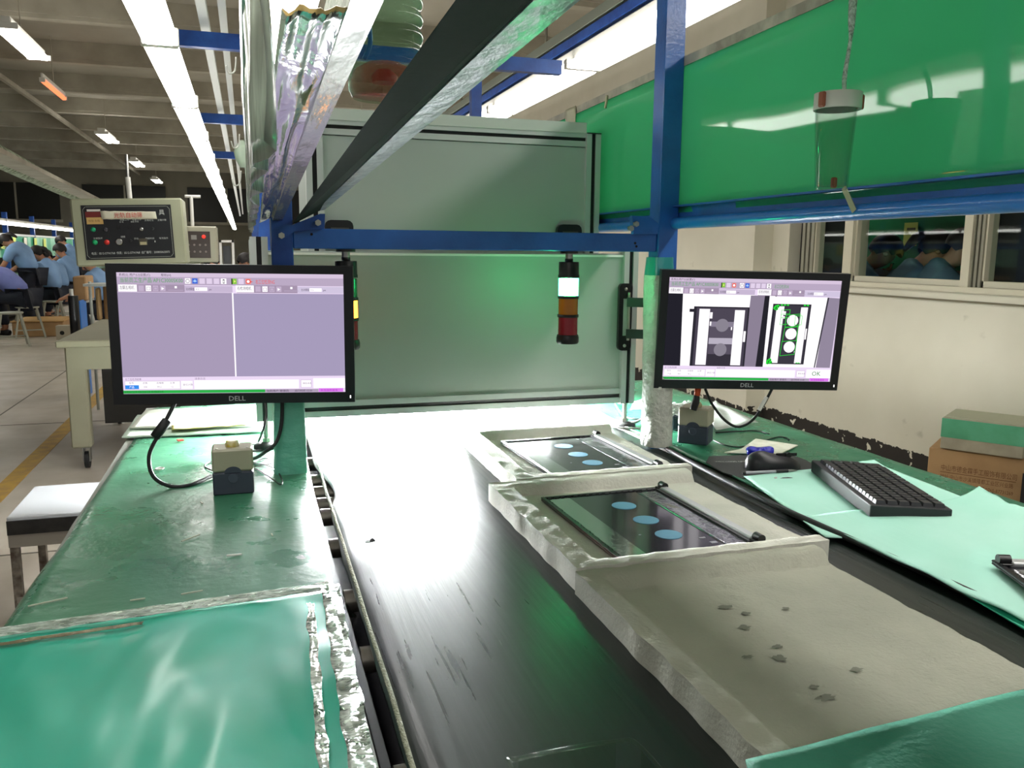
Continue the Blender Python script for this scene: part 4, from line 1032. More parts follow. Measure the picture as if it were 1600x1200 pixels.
# lid trays in a row along the belt
tray('white foam tray holding the farther laptop lid, nearest the enclosure', .515, .925, 1.60, 2.09, seed=1, skew=.008)
tray('white foam tray holding the nearer laptop lid, middle of three', .452, .90, 1.105, 1.588, seed=2, skew=.0)
M_foamc = mat('foam_used', 'BCBCAC', .9, col2='ABAC9D', cscale=5, bump=.45, bscale=160, bdist=.004)
tray('white foam tray with no lid in it, nearest of three', .447, .865, .56, 1.098, seed=3, rim=.032, h=.036, m=M_foamc)
M_dent_shade = mat('dent_shade', '84867A', .95)  # dents are flat patches, their shade painted as a darker grey
for i, (px, py, a, c) in enumerate(((1133, 950, .011, .006), (1165, 960, .007, .005), (1163, 982, .008, .007), (1215, 1012, .007, .005), (1218, 1030, .008, .008), (1168, 1028, .007, .004), (1228, 952, .005, .004), (1272, 1075, .006, .004), (1338, 1048, .008, .005), (1290, 1092, .012, .006))):
    p = at(px, py, Z=.8152); b = MB(); n = 16
    b.add([(p.x + math.cos(6.2832 * k / n) * a * (1 + .35 * math.sin(k * 2.3 + i)), p.y + math.sin(6.2832 * k / n) * c * (1 + .3 * math.sin(k * 1.7 + i)), .8168) for k in range(n)] + [(p.x, p.y, .8172)], [(k, (k + 1) % n, n) for k in range(n)], M_dent_shade, True)
    b.build('dent_patch', bpy.data.objects['foam_tray.002'])
LZ = .8165
M_lidb = mat('lid_black', '101113', .3); M_lidf = mat('lid_dark_sheet', '26262C', .16, col2='2C2A33', cscale=4, coat=.5)
M_strip = mat('lid_silver_strip', 'BFC4C0', .1, .9, bump=.1, bscale=12); M_clear = mat('lid_clear_strip', '77777E', .12, .5, bump=.3, bscale=30, coat=.8)
M_disc = mat('blue_disc', '5C9DBD', .5); M_hinge = mat('hinge_cover_white', 'C9CBCC', .35, .3)


def lid(label, loc, rz, w=.275, d=.355):
    """laptop lid seen from inside; local x across the belt, y along it"""
    t = thing('laptop_lid', label, 'laptop lid', loc, rz)
    mb = MB(); mb.box(-w / 2, w / 2, -d / 2, d / 2, 0, .004, M_lidb, bev=.0015); mb.build('shell', t)
    mb = MB(); f = .008
    random.seed(3)
    for (x0, x1, y0, y1) in ((-w / 2, -w / 2 + f, -d / 2, d / 2), (w / 2 - f * 1.4, w / 2, -d / 2, d / 2), (-w / 2 + f, w / 2 - f * 1.4, -d / 2, -d / 2 + f), (-w / 2 + f, w / 2 - f * 1.4, d / 2 - f, d / 2)):
        mb.box(x0, x1, y0, y1, .004, .0075, M_lidb, bev=.001)
    k = 0
    while k < 26:
        yy = -d / 2 + .012 + k * (d - .024) / 26
        mb.box(-w / 2 + f, -w / 2 + f + random.uniform(.001, .004), yy, yy + random.uniform(.004, .01), .004, .0065, M_lidb)
        mb.box(w / 2 - f * 1.4 - random.uniform(.001, .005), w / 2 - f * 1.4, yy, yy + random.uniform(.004, .01), .004, .0065, M_lidb); k += 1
    for k in range(18):
        xx = -w / 2 + .012 + k * (w - .03) / 18
        mb.box(xx, xx + random.uniform(.004, .01), -d / 2 + f, -d / 2 + f + random.uniform(.001, .004), .004, .0065, M_lidb)
        mb.box(xx, xx + random.uniform(.004, .01), d / 2 - f - random.uniform(.001, .004), d / 2 - f, .004, .0065, M_lidb)
    mb.build('rim', t)
    mb = MB(); mb.box(-w / 2 + .055, w / 2 - .075, -d / 2 + f, d / 2 - f, .004, .0048, M_lidf); mb.build('dark_sheet', t)
    mb = MB(); mb.box(-w / 2 + .012, -w / 2 + .055, -d / 2 + .01, d / 2 - .012, .004, .005, M_strip); mb.build('silver_strip', t)
    mb = MB(); mb.sheet((w / 2 - .075, -d / 2 + .01, .0052), (w / 2 - .028, -d / 2 + .01, .0052), (w / 2 - .028, d / 2 - .012, .0052), (w / 2 - .075, d / 2 - .012, .0052), 6, 26, .0006, M_clear, dz=lambda u, v: .0008 * noise.noise(Vector((u * 4, v * 14, 2)))); mb.build('clear_strip', t)
    for y in (.085, -.005, -.088):
        mb = MB(); mb.disc(-.002, y, .0235, .0048, .0056, M_disc, n=32); mb.build('blue_disc', t)
    for x, y, a, c in ((.045, -.12, .011, .005), (.052, -.145, .012, .008), (-.05, -.075, .004, .003)):
        mb = MB(); mb.box(x - a / 2, x + a / 2, y - c / 2, y + c / 2, .0048, .0055, mat('label_grey', '9A98A2', .5)); mb.build('label', t)
    mb = MB(); mb.box(w / 2 - .024, w / 2 - .006, -d / 2 + .02, d / 2 - .02, .006, .0125, M_hinge, bev=.002); mb.build('hinge_cover', t)
    mb = MB(); mb.box(w / 2 - .03, w / 2 - .024, -d / 2 + .015, d / 2 - .015, .004, .008, mat('lid_grey_rail', '3C3C40', .4)); mb.build('rail', t)
    for y in (-d / 2 + .012, d / 2 - .012):
        mb = MB(); mb.lathe([(-.009, .0075), (.009, .0075)], M_lidb, 16, (w / 2 - .012, y, .0125), (0, 1, 0)); mb.box(w / 2 - .026, w / 2 - .004, y - .008, y + .008, .004, .01, M_lidb, bev=.001); mb.build('hinge', t)
    return t


lid('black laptop lid with three light-blue discs in the nearer foam tray', (.675, 1.325, LZ), .02)
l2 = dup(bpy.data.objects['laptop_lid'], (.742, 1.822, LZ), .03, 'black laptop lid with three discs in the farther foam tray, in the glare')

# ------------------------------------------------------------------ things on the right bench
MZ = .806


def sheet4(name, label, cat, px, m, th, nu=30, nv=30, dz=None, z=MZ):
    P = [at(x, y, Z=z + dzz) for x, y, dzz in px]
    mb = MB(); mb.sheet(P[0], P[1], P[2], P[3], nu, nv, th, m, dz=dz); return tag(mb.build(name), label, cat)


sheet4('foam_sheet', 'mint foam sheet lying under the keyboard', 'foam sheet', [(1290, 838, .003), (1690, 850, .003), (1366, 722, .003), (1162, 744, .003)], M_mint, .0025,
       dz=lambda u, v: .002 * noise.noise(Vector((u * 4, v * 4, 2))) + .006 * max(0, v - .93) / .07 * (u > .7))
sheet4('foam_sheet', 'mint foam sheet with lifted corner in front of the keyboard', 'foam sheet', [(1690, 1010, .010), (1640, 800, .016), (1528, 776, .016), (1258, 805, .008)][::-1], M_mint, .003, 44, 44,
       dz=lambda u, v: .0022 * math.sin(u * 7 + v * 26) * v + .022 * max(0, (u - .8) / .2) ** 2 * max(0, 1 - abs(v - .0) * 2.2) + .002 * noise.noise(Vector((u * 5, v * 5, 1))))
# second, darker layer below
sheet4('foam_sheet', 'bright teal sheet peeking out below the mint foam at the bench edge', 'foam sheet', [(1470, 905, .002), (1690, 1035, .002), (1690, 980, .002), (1450, 880, .002)], mat('teal_bright', '2DB892', .4), .002)
# keyboard
ka = at(1340, 803, Z=.815); kc = at(1250, 742, Z=.815)
kdir = Vector((.33, .94, 0)).normalized(); rzk = math.atan2(kdir.y, kdir.x)
kloc = Vector((1.224, 1.376, .811))
t = thing('computer_keyboard', 'black computer keyboard on mint foam', 'keyboard', tuple(kloc), rzk)
KL, KW = .345, .152
b = MB(); vs = []
b.add([(-KL / 2, KW / 2, 0), (KL / 2, KW / 2, 0), (KL / 2, -KW / 2, 0), (-KL / 2, -KW / 2, 0), (-KL / 2, KW / 2, .027), (KL / 2, KW / 2, .027), (KL / 2, -KW / 2, .021), (-KL / 2, -KW / 2, .021)],
      [(0, 1, 2, 3), (4, 7, 6, 5), (0, 4, 5, 1), (1, 5, 6, 2), (2, 6, 7, 3), (3, 7, 4, 0)], mat('keyboard_black', '232427', .5)); b.build('case', t, bevel=.002)
M_key = mat('keycap', '303034', .38)
random.seed(5); kn = 0; kw = (KL - .016) / 18.5; kh = (KW - .02) / 6
keymesh = {}
for r in range(6):
    x = -KL / 2 + .008; yy = KW / 2 - .012 - (r + .5) * kh; z = .027 - .006 * (KW / 2 - yy) / KW
    ws = [1] * 18 if r < 4 else ([1.5] + [1] * 9 + [1.5, 1, 1, 1, 1, 1] if r == 4 else [1.3, 1.2, 1.2, 4.6, 1.2, 1.2, 1.2, 1, 1, 1, 1])
    for wk in ws:
        if x + wk * kw > KL / 2 - .004 or kn >= 100: break
        key = round(wk, 2)
        if key not in keymesh:
            kb = MB(); w2 = wk * kw / 2 - .0008; h2 = kh / 2 - .0008
            kb.add([(-w2, -h2, 0), (w2, -h2, 0), (w2, h2, 0), (-w2, h2, 0), (-w2 + .0022, -h2 + .0025, .007), (w2 - .0022, -h2 + .0025, .007), (w2 - .0022, h2 - .0015, .0072), (-w2 + .0022, h2 - .0015, .0072)],
                   [(3, 2, 1, 0), (4, 5, 6, 7), (0, 1, 5, 4), (1, 2, 6, 5), (2, 3, 7, 6), (3, 0, 4, 7)], M_key)
            o = kb.build('key', t); keymesh[key] = o.data
        else:
            o = bpy.data.objects.new('key', keymesh[key]); COL.objects.link(o); o.parent = t
        o.location = (x + wk * kw / 2, yy, z); o.rotation_euler = (.042, 0, 0); x += wk * kw; kn += 1
# mouse pad, mouse, pen
M_pad = mat('mouse_pad', '2E302F', .65, bump=.1, bscale=200)
b = MB(); P = [at(x, y, Z=MZ + .002) for x, y in ((1103, 722), (1108, 713), (1150, 711), (1240, 712), (1258, 718), (1290, 737), (1278, 746), (1200, 748), (1160, 747), (1130, 738))]
b.prism([(p.x, p.y) for p in P][::-1], MZ - .001, MZ + .002, M_pad)
b.build('pad'); pad = bpy.data.objects['pad']; pad.name = 'mouse_pad'; tag(pad, 'dark mouse pad with a white line of lettering under the mouse', 'mouse pad')
lt = MB(); o0 = at(1118, 722, Z=MZ + .0023); o1 = at(1178, 722, Z=MZ + .0023); ang = math.atan2(o1.y - o0.y, o1.x - o0.x)
lt.M = Matrix.Translation(o0) @ Matrix.Rotation(ang, 4, 'Z'); lt.text('WELL-LONG OPTICAL', .014, 0, 0, 0, mat('pad_letter', 'D8D8D4', .5), fit=(o1 - o0).length); lt.build('lettering', pad)
mc = at(1215, 735, Z=MZ + .002)
t = thing('computer_mouse', 'black computer mouse on the mouse pad', 'mouse', (mc.x, mc.y + .02, MZ + .002), -1.75); t.scale = (1.1, 1.15, 1.0)
b = MB(); n = 28; rows = 12; vs = []; fs = []
for j in range(rows + 1):
    q = j / rows
    for i in range(n):
        a = 6.2832 * i / n; cx = math.cos(a) * .031 * (1 - .5 * max(0, q - .45) ** 1.3 * 1.6); cy = math.sin(a) * .058
        s_ = math.cos(q * 1.45) ** .55; wst = 1 - .1 * math.cos(a * 2)
        vs.append((cx * s_ * wst, cy * s_ - .006 * q, .036 * math.sin(q * 1.5) * (1 - .18 * (cy / .058))))
for j in range(rows):
    for i in range(n): fs.append((j * n + i, j * n + (i + 1) % n, (j + 1) * n + (i + 1) % n, (j + 1) * n + i))
b.add(vs, fs, mat('mouse_black', '1D1E22', .35), True); b.add(vs[-n:], [tuple(range(n))], MATS['mouse_black'], True); b.add(vs[:n], [tuple(range(n))[::-1]], MATS['mouse_black']); b.build('shell', t)
b = MB(); b.box(-.0008, .0008, .006, .05, .0285, .0355, M_blackm); b.build('button_gap', t)
b = MB(); b.lathe([(-.0035, .006), (.0035, .006)], M_rubber, 14, (0, .032, .0315), (1, 0, 0)); b.build('wheel', t)
pa = at(1160, 739, Z=MZ + .006); pb = at(1246, 735, Z=MZ + .006); dd = (pb - pa)
t = thing('ballpoint_pen', 'clear ballpoint pen with black grip at the front of the mouse pad', 'pen', tuple(pa))
b = MB(); b.lathe([(.006, .0035), (dd.length * .62, .0035)], mat('pen_clear', 'B7B7BE', .15, alpha=.75), 14, pa, dd); b.build('barrel', t)
b = MB(); b.lathe([(0, .003), (.007, .0042)], M_black, 14, pa, dd); b.build('end_plug', t)
b = MB(); b.lathe([(dd.length * .6, .0043), (dd.length * .82, .0043)], M_rubber, 14, pa, dd); b.build('grip', t)
b = MB(); b.lathe([(dd.length * .82, .0035), (dd.length * .9, .0028), (dd.length, .0006)], M_steel, 14, pa, dd); b.build('tip', t)
p = at(1212, 746, Z=MZ + .004); b = MB(); b.disc(p.x, p.y, .004, MZ + .002, MZ + .0045, M_white, n=9, ry=.002); tag(b.build('crumb'), 'white crumb beside the pen', 'crumb')
# paper and blue tape roll
b = MB(); P = [at(x, y, Z=MZ + .003) for x, y in ((1132, 705), (1158, 700), (1181, 684), (1247, 694), (1215, 709))]
b.prism([(p.x, p.y) for p in P][::-1], MZ - .0015, MZ + .0008, mat('paper', 'D8D8C8', .8, col2='C4C6B2', cscale=40, bump=.2, bscale=30)); tag(b.build('paper_sheet'), 'crumpled white paper behind the mouse on the right bench', 'paper')
pa = at(1167, 706, Z=MZ + .012); pb = at(1207, 706, Z=MZ + .012)
b = MB(); b.tube([pa + (pb - pa) * k + Vector((0, 0, .0018 * math.sin(k * 9))) for k in (0, .15, .4, .7, .9, 1)], .012, mat('blue_tape', '1A1FC0', .25, coat=.6, bump=1., bscale=60), n=14, radii=[.008, .013, .0125, .013, .0125, .009])
tag(b.build('tape_roll'), 'squashed roll of bright blue tape behind the mouse', 'tape')
# bag, box and film sheet behind the right post
pb_ = at(1060, 672, Z=.81); b = MB(); b.box(pb_.x - .02, pb_.x + .09, pb_.y, pb_.y + .12, .81, .85, mat('navy_box', '27333F', .5), bev=.004); tag(b.build('equipment_box'), 'dark blue box behind the right button box', 'box')
b = MB(); pp = []
b.sheet((pb_.x - .025, pb_.y - .006, .85), (pb_.x + .11, pb_.y - .006, .852), (pb_.x + .12, pb_.y + .14, .858), (pb_.x - .02, pb_.y + .14, .856), 22, 22, .0006, film('bag_film', clear=.25, bump=1.2, bscale=40, bdist=.02),
        dz=lambda u, v: .018 * abs(noise.noise(Vector((u * 6, v * 6, 3)))) + .01 * math.sin(u * 3.14) * math.sin(v * 3.14)); tag(b.build('plastic_bag'), 'crumpled clear plastic bag on the dark blue box', 'bag')
sheet4('film_sheet', 'translucent film sheet lying on the bench before the skirting', 'film', [(1120, 672, .004), (1185, 660, .004), (1118, 626, .02), (1100, 640, .01)], film('haze_film', tint='E3EAE4', clear=.12, bump=.3, bscale=8, hazevar=.1), .001, 12, 12,
       dz=lambda u, v: .006 * noise.noise(Vector((u * 3, v * 3, 6))))
sheet4('paper_sheet', 'white folded sheet behind the enclosure foot', 'paper', [(985, 640, .03), (1006, 640, .03), (1010, 622, .05), (990, 628, .04)], M_white, .001, 6, 6)
# another lid at the right frame edge
l3 = dup(bpy.data.objects['laptop_lid'], tuple(at(1562, 905, Z=.825) + Vector((.155, -.14, .0))), 1.2, 'laptop lid at the right picture edge lying on mint foam')
# teal foam sheet, front right; clear plastic tray, front centre
tp = [at(1165, 1185, Z=.845), at(1720, 1045, Z=.845), at(1900, 1500, Z=.845), at(1260, 1500, Z=.845)]
b = MB(); b.sheet(tp[3], tp[2], tp[1], tp[0], 30, 24, .003, mat('teal_foam', '35836C', .8, col2='458F78', cscale=5, bump=.3, bscale=120),
                  dz=lambda u, v: .004 * noise.noise(Vector((u * 4, v * 4, 11))) - .001); tag(b.build('foam_sheet'), 'dull teal foam sheet over the near end of the empty foam tray', 'foam sheet')
pa = at(800, 1200, Z=.83); pb = at(1035, 1200, Z=.83)
M_clr = pane_glass('clear_blister', (.9, .94, .9, 1), 1.5, .08)
t = thing('clear_tray', 'clear plastic tray at the bottom edge of the picture on the belt', 'tray', ((pa.x + pb.x) / 2, pa.y - .05, .8))
b = MB(); x0, x1, y1 = pa.x + .0, pb.x - .004, pa.y + .012
for z, off in ((.80, 0),):
    b.box(x0, x1, y1 - .15, y1 - .148, .798, .83, M_clr); b.box(x0 + .01, x1 - .02, y1 - .002, y1, .798, .83, M_clr); b.box(x0, x0 + .002, y1 - .15, y1 - .01, .798, .83, M_clr); b.box(x1 - .002, x1, y1 - .15, y1 - .02, .798, .83, M_clr); b.box(x0, x1, y1 - .15, y1, .7975, .799, M_clr)
b.build('tray_body', t)
b = MB(); b.tube([(x0, y1 - .15, .83), (x0, y1 - .012, .83), (x0 + .012, y1, .83), (x1 - .022, y1, .83), (x1, y1 - .02, .83), (x1, y1 - .15, .83)], .0022, M_clr, n=8); b.build('lip', t)

# ------------------------------------------------------------------ small things on the left bench
def foam_stack(label, px, z, th, m, seed):
    P = [at(x, y, Z=z) for x, y in px]; mb = MB()
    mb.sheet(P[0], P[1], P[2], P[3], 24, 12, th, m, dz=lambda u, v: .003 * noise.noise(Vector((u * 6, v * 3, seed)))); return tag(mb.build('foam_sheet'), label, 'foam sheet')


M_wf = mat('pale_foam', 'D5E6D6', .7, col2='C4DCCB', cscale=9, bump=.3, bscale=60)
foam_stack('pale green foam sheet, lowest of the stack behind the left monitor', [(190, 683), (412, 674), (418, 640), (215, 648)], .806, .003, M_wf, 1)
foam_stack('white foam sheet on top of the stack behind the left monitor', [(202, 668), (410, 665), (414, 632), (228, 640)], .813, .003, mat('white_sheet', 'E4E8DC', .7, col2='D8DECF', cscale=6), 2)
foam_stack('yellowish thin pad lying on the stacked white sheets', [(268, 671), (385, 663), (380, 658), (268, 664)], .8165, .0025, mat('yellow_edge', 'C3BC74', .6), 3)
p = at(281, 688, Z=.804); b = MB(); b.box(p.x - .006, p.x + .008, p.y - .006, p.y + .008, .8025, .806, mat('red_scrap', 'D62A1C', .4), R=Matrix.Rotation(.4, 3, 'Z')); tag(b.build('scrap'), 'small red scrap on the left mat', 'scrap')
p = at(250, 733, Z=.803); b = MB(); b.tube([(p.x + .009 * math.cos(a), p.y + .009 * math.sin(a), .804) for a in [.4 + .55 * i for i in range(10)]], .002, M_white, n=6, seg=3); b.disc(p.x, p.y, .008, .8025, .8038, M_white, n=14); tag(b.build('scrap'), 'white ring-shaped sticker scrap on the left mat', 'scrap')
p = at(366, 867, Z=.803); b = MB(); b.box(p.x - .012, p.x + .012, p.y - .0015, p.y + .0015, .802, .804, M_white); tag(b.build('scrap'), 'short white strip stuck on the left mat in front of the button box', 'scrap')
for i, (x, y, w, a) in enumerate(((300, 925, .03, .2), (215, 936, .02, .1), (75, 940, .05, .35), (315, 785, .012, 1.9), (298, 840, .04, .8), (425, 835, .012, 1.7))):
    p = at(x, y, Z=.803); b = MB(); b.box(p.x - w / 2, p.x + w / 2, p.y - .0012, p.y + .0012, .8018, .8032, mat('tape_scrap', 'B4B8A4', .4), R=Matrix.Rotation(a, 3, 'Z'))
    tag(b.build('tape_scrap'), ('torn tape streak on the mat right of centre', 'short torn tape streak left of the long one', 'tape remains at the left corner of the mat', 'tiny tape scratch left of the button box', 'long pale scratch strip below the cable loop', 'tiny tape scratch right of the glare')[i], 'scrap')

# ------------------------------------------------------------------ bench stool at the left
t = thing('low_bench', 'low bench with white top and black edge at the left of the work bench', 'bench', (-.6, 3.2, 0))
P = [at(20, 815, Z=.42), at(135, 797, Z=.42)]
b = MB(); b.box(-.79, -.40, 3.03, 3.42, .405, .42, mat('bench_top_white', 'B9BBBE', .45), bev=.003); b.build('top', t)
b = MB(); b.box(-.79, -.40, 3.024, 3.036, .36, .408, mat('bench_edge_black', '1C1B1A', .4, col2='2C2A28', cscale=30)); b.build('edge', t)
b = MB(); b.box(-.79, -.40, 3.03, 3.05, .315, .36, mat('bench_frame', '9B948A', .5)); b.box(-.78, -.41, 3.03, 3.05, .12, .14, MATS['bench_frame']); b.build('frame', t)
for x in (-.775, -.42):
    for y in (3.045, 3.40):
        b = MB(); b.box(x - .013, x + .013, y - .013, y + .013, 0, .36, mat('bench_leg_rusty', '8C8478', .6, col2='4E4238', cscale=35)); b.build('leg', t)

# ------------------------------------------------------------------ machine table with control boxes (left background)
M_mach = mat('machine_cream', '93917B', .5, col2='8A8870', cscale=2); M_machd = mat('machine_shadow', '2A2824', .8)  # M_machd paints the shade below the tops as a dark colour
t = thing('machine_table', 'beige steel machine table on castors with mint mat', 'table', (-.6, 5.9, 0))
b = MB(); b.box(-1.06, .0, 5.3, 6.9, .735, .775, M_mach, bev=.006); b.build('top', t)
b = MB(); b.box(-1.02, -.02, 5.36, 5.39, .60, .735, M_mach); b.box(-1.02, -.99, 5.36, 6.8, .62, .735, M_mach); b.build('apron', t)
for x, y in ((-.975, 5.41), (-.05, 5.41), (-.975, 6.75), (-.05, 6.75)):
    b = MB(); b.box(x - .055, x + .055, y - .04, y + .04, .13, .735, M_mach, bev=.008); lg = b.build('leg', t)
    w = MB(); w.lathe([(-.012, .05), (.012, .05)], M_rubber, 22, (x + .02, y, .052), (1, 0, 0)); w.build('caster_wheel', lg)
    w = MB(); w.box(x - .002, x + .006, y - .03, y + .03, .045, .13, M_steel); w.box(x + .034, x + .04, y - .03, y + .03, .045, .13, M_steel); w.cyl((x + .02, y, .12), (x + .02, y, .135), .02, M_steel); w.build('caster_fork', lg)
b = MB(); b.box(-.9, -.1, 5.75, 6.7, .2, .6, M_machd); b.build('cabinet', t)  # block in the painted shade colour, darkens the space under the top
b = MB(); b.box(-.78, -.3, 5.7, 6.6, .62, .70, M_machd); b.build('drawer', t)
b = MB(); b.box(-.82, .0, 5.7, 6.6, .776, .779, mat('mint_mat', '7DB9A0', .4)); b.build('bench_mat', t)
for x0, x1, y0, y1 in ((-.60, -.52, 5.55, 5.65), (-.26, -.2, 6.05, 6.12)):
    pass


def panel_text(mb, s, u, v, h, m, W_, H_, fit=None): mb.text(s, h, (u - .5) * W_, (.5 - v) * H_, .0015, m, fit=fit)


cbc = (at(118, 313, Y=5.4) + at(284, 410, Y=5.4)) / 2
CW, CH = .60, .385
t = thing('control_box', 'large beige control box with black panel, knobs and red-lettered paper strip', 'control box', (cbc.x, 5.4, cbc.z - CH / 2))
R = Matrix.Translation((cbc.x + .0, 5.4, cbc.z)) @ Matrix.Rotation(math.radians(-2.), 4, 'Y') @ Matrix.Rotation(math.pi / 2, 4, 'X') @ Matrix.Rotation(.0, 4, 'Y')
def L(): mb = MB(); mb.M = R.copy(); return mb
b = L(); b.box(-CW / 2, CW / 2, -CH / 2, CH / 2, -.28, 0, mat('box_cream', 'A3A68C', .45), bev=.01); b.build('case', t)
b = L(); b.box(-.245, .235, -.155, .155, 0, .003, mat('panel_black', '131418', .3)); b.build('face_plate', t)
b = L(); M_ln = mat('panel_line', 'A0A39A', .5)
for (x0, x1, y0, y1) in ((-.22, .21, .145, .147), (-.22, .21, -.147, -.145), (-.237, -.235, -.13, .13), (.225, .227, -.13, .13)): b.box(x0, x1, y0, y1, .003, .0036, M_ln)
for sx, sy in ((-1, 1), (1, 1), (-1, -1), (1, -1)):
    x = -.005 + sx * .231; y = sy * .146
    b.bar((x, y - sy * .016, .0033), (x - sx * .013, y, .0033), .002, .0006, M_ln)
b.build('outline', t)
b = L(); M_pt = mat('panel_white', 'C9CCC8', .5)
for u, v, s in ((.12, .30, '电源指示'), (.44, .285, '设备工作'), (.58, .285, '设备工作'), (.72, .30, '主轴定位'), (.87, .30, '主轴计数'), (.12, .62, '冷却泵开'), (.43, .6, '调速'), (.58, .64, '手动'), (.71, .64, '磨削时间'), (.87, .64, '电流指示')):
    b.text(s, .0125, (u - .54) * .47, (.5 - v) * .31, .004, M_pt)
b.text('左 右', .01, -.05, .055, .004, M_pt); b.text('自动 手动', .01, .01, .055, .004, M_pt)
b.text('SM-M802-CX20数显研磨控制系统', .019, -.09, .077, .004, M_pt, fit=.2)
b.text('电话：0512-57741768  传真：0512-57741968  出厂编号：2008050620073', .017, -.215, -.125, .004, M_pt, fit=.42)
b.text('具', .034, .165, .098, .004, M_pt); b.build('lettering', t)
b = L(); b.sheet((-.14, .075, .008), (.155, .072, .008), (.15, .115, .008), (-.145, .122, .008), 12, 4, .001, mat('paper_strip', 'D9D6C0', .7), dz=lambda u, v: Vector((0, .003 * noise.noise(Vector((u * 9, v, 0))), 0)))
b.build('paper_strip', t)['label'] = 'white paper strip with red lettering'
b = L(); b.text('光轨自动筛', .034, -.075, .084, .0125, mat('red_letter', 'D0453E', .5), fit=.15); b.build('red_lettering', t)
b = L(); b.box(-.215, -.145, .120, .132, .003, .005, M_white); b.build('paper_scrap', t)
b = L(); b.box(-.225, -.145, .085, .118, .003, .0045, mat('dark_red_label', '6E1E1C', .5)); b.build('red_label', t)
b = L(); b.box(-.222, -.135, .048, .086, .003, .005, mat('yellow_label', 'C9A565', .6)); b.text('检验 合格', .014, -.212, .062, .0052, mat('brown_ink', '7A5A36', .6)); b.build('yellow_label', t)
for x, y, r, c, e in ((-.192, .018, .0105, '1FA070', 0), (-.128, .016, .0105, '3A3A40', 0), (-.19, -.055, .0115, '18A064', 0), (-.127, -.056, .0115, 'E0403A', 0)):
    b = L(); b.lathe([(0, r + .003), (.004, r + .003), (.005, r), (.012, r * .9), (.014, r * .5)], mat('button_' + c, c, .3), 20, (x, y, .003)); b.build('push_button', t)
b = L(); b.lathe([(0, .022), (.004, .021), (.018, .018), (.02, .015)], mat('knob_metal', 'A8A8A4', .25, .9), 28, (-.06, -.055, .003)); b.build('dial', t)
b = L(); b.lathe([(0, .013), (.004, .013), (.012, .01), (.013, .006)], mat('knob_metal', 'A8A8A4', .25, .9), 22, (.065, .015, .003)); b.build('knob', t)
b = L(); b.box(.045, .09, -.078, -.038, .003, .006, mat('meter_frame', '4A4438', .5)); b.box(.05, .086, -.075, -.058, .006, .008, mat('meter_face', 'B5AC86', .5)); b.build('meter', t)
for x, y in ((-.058, .03), (.0, .03), (.0, -.05), (.125, .018)):
    b = L(); b.cyl((x, y, .003), (x, y, .016), .008, M_black); b.box(x - .002, x + .002, y - .01, y + .01, .014, .022, M_black); b.build('switch', t)
b = L(); b.box(.13, .134, -.062, -.052, .003, .01, M_white); b.build('toggle', t)
b = MB(); b.cyl((cbc.x - .0, 5.5, cbc.z + .17), (cbc.x - .005, 5.5, cbc.z + .32), .014, M_white, n=12); b.cyl((cbc.x - .005, 5.5, cbc.z + .3), (cbc.x - .005, 5.5, cbc.z + .45), .008, M_steel, n=10); b.build('conduit_stub', t)
b = MB(); b.box(-.62, -.5, 5.5, 5.62, .775, cbc.z - CH / 2 + .0, M_mach); b.build('pedestal', t)

c2a = at(292, 353, Y=6.1); c2b = at(341, 410, Y=6.1)
t = thing('control_box', 'small beige control box with brown panel behind the large one', 'control box', (c2a.x, 6.1, c2b.z))
b = MB(); b.box(c2a.x - .12, c2b.x, 6.1, 6.3, c2b.z, c2a.z, mat('box_cream2', 'A9A591', .45), bev=.008); b.build('case', t)
b = MB(); b.box(c2a.x - .1, c2b.x - .045, 6.092, 6.1, c2b.z + .03, c2a.z - .035, mat('panel_brown', '3B302B', .4)); b.build('face_plate', t)
xx = c2b.x - .075
b = MB(); b.lathe([(0, .013), (.012, .012), (.014, .006)], mat('lamp_red', 'E03A30', .3, emit='FF3020', estr=.6), 16, (xx - .01, 6.092, c2a.z - .07), (0, -1, 0)); b.build('indicator', t)
b = MB(); b.box(xx - .09, xx - .055, 6.088, 6.093, c2a.z - .09, c2a.z - .06, mat('meter_grey', '8F8A84', .5)); b.build('meter', t)
for r in range(2):
    for c in range(4):
        b = MB(); b.lathe([(0, .007), (.008, .006)], mat('knob_grey', '8A7F78', .4), 10, (xx - .0 - .036 * c, 6.092, c2a.z - .125 - .045 * r), (0, -1, 0)); b.build('switch', t)
b = MB(); b.cyl((c2a.x + .03, 6.2, c2a.z), (c2a.x + .03, 6.2, c2a.z + .2), .012, M_white, n=10); b.cyl((c2a.x - .01, 6.2, c2a.z + .2), (c2a.x + .09, 6.2, c2a.z + .2), .01, M_white, n=10); b.build('conduit_stub', t)
b = MB(); b.box(c2a.x - .03, c2a.x + .07, 6.14, 6.26, .775, c2b.z, M_mach); b.build('pedestal', t)
# third little frame behind, right of the small box
p0 = at(342, 375, Y=7.6); p1 = at(367, 412, Y=7.6)
t = thing('gantry', 'pale machine frame right of the small control box', 'frame', (p0.x, 7.6, 0))
b = MB(); b.box(p0.x, p0.x + .02, 7.6, 7.64, 0, p0.z, M_white); b.box(p1.x - .02, p1.x, 7.6, 7.64, 0, p0.z, M_white); b.box(p0.x, p1.x, 7.6, 7.64, p0.z - .02, p0.z, M_white); b.build('uprights', t)
b = MB(); b.box(p0.x + .03, p1.x - .03, 7.63, 7.66, p0.z - .2, p0.z - .05, M_black); b.build('dark_box', t)

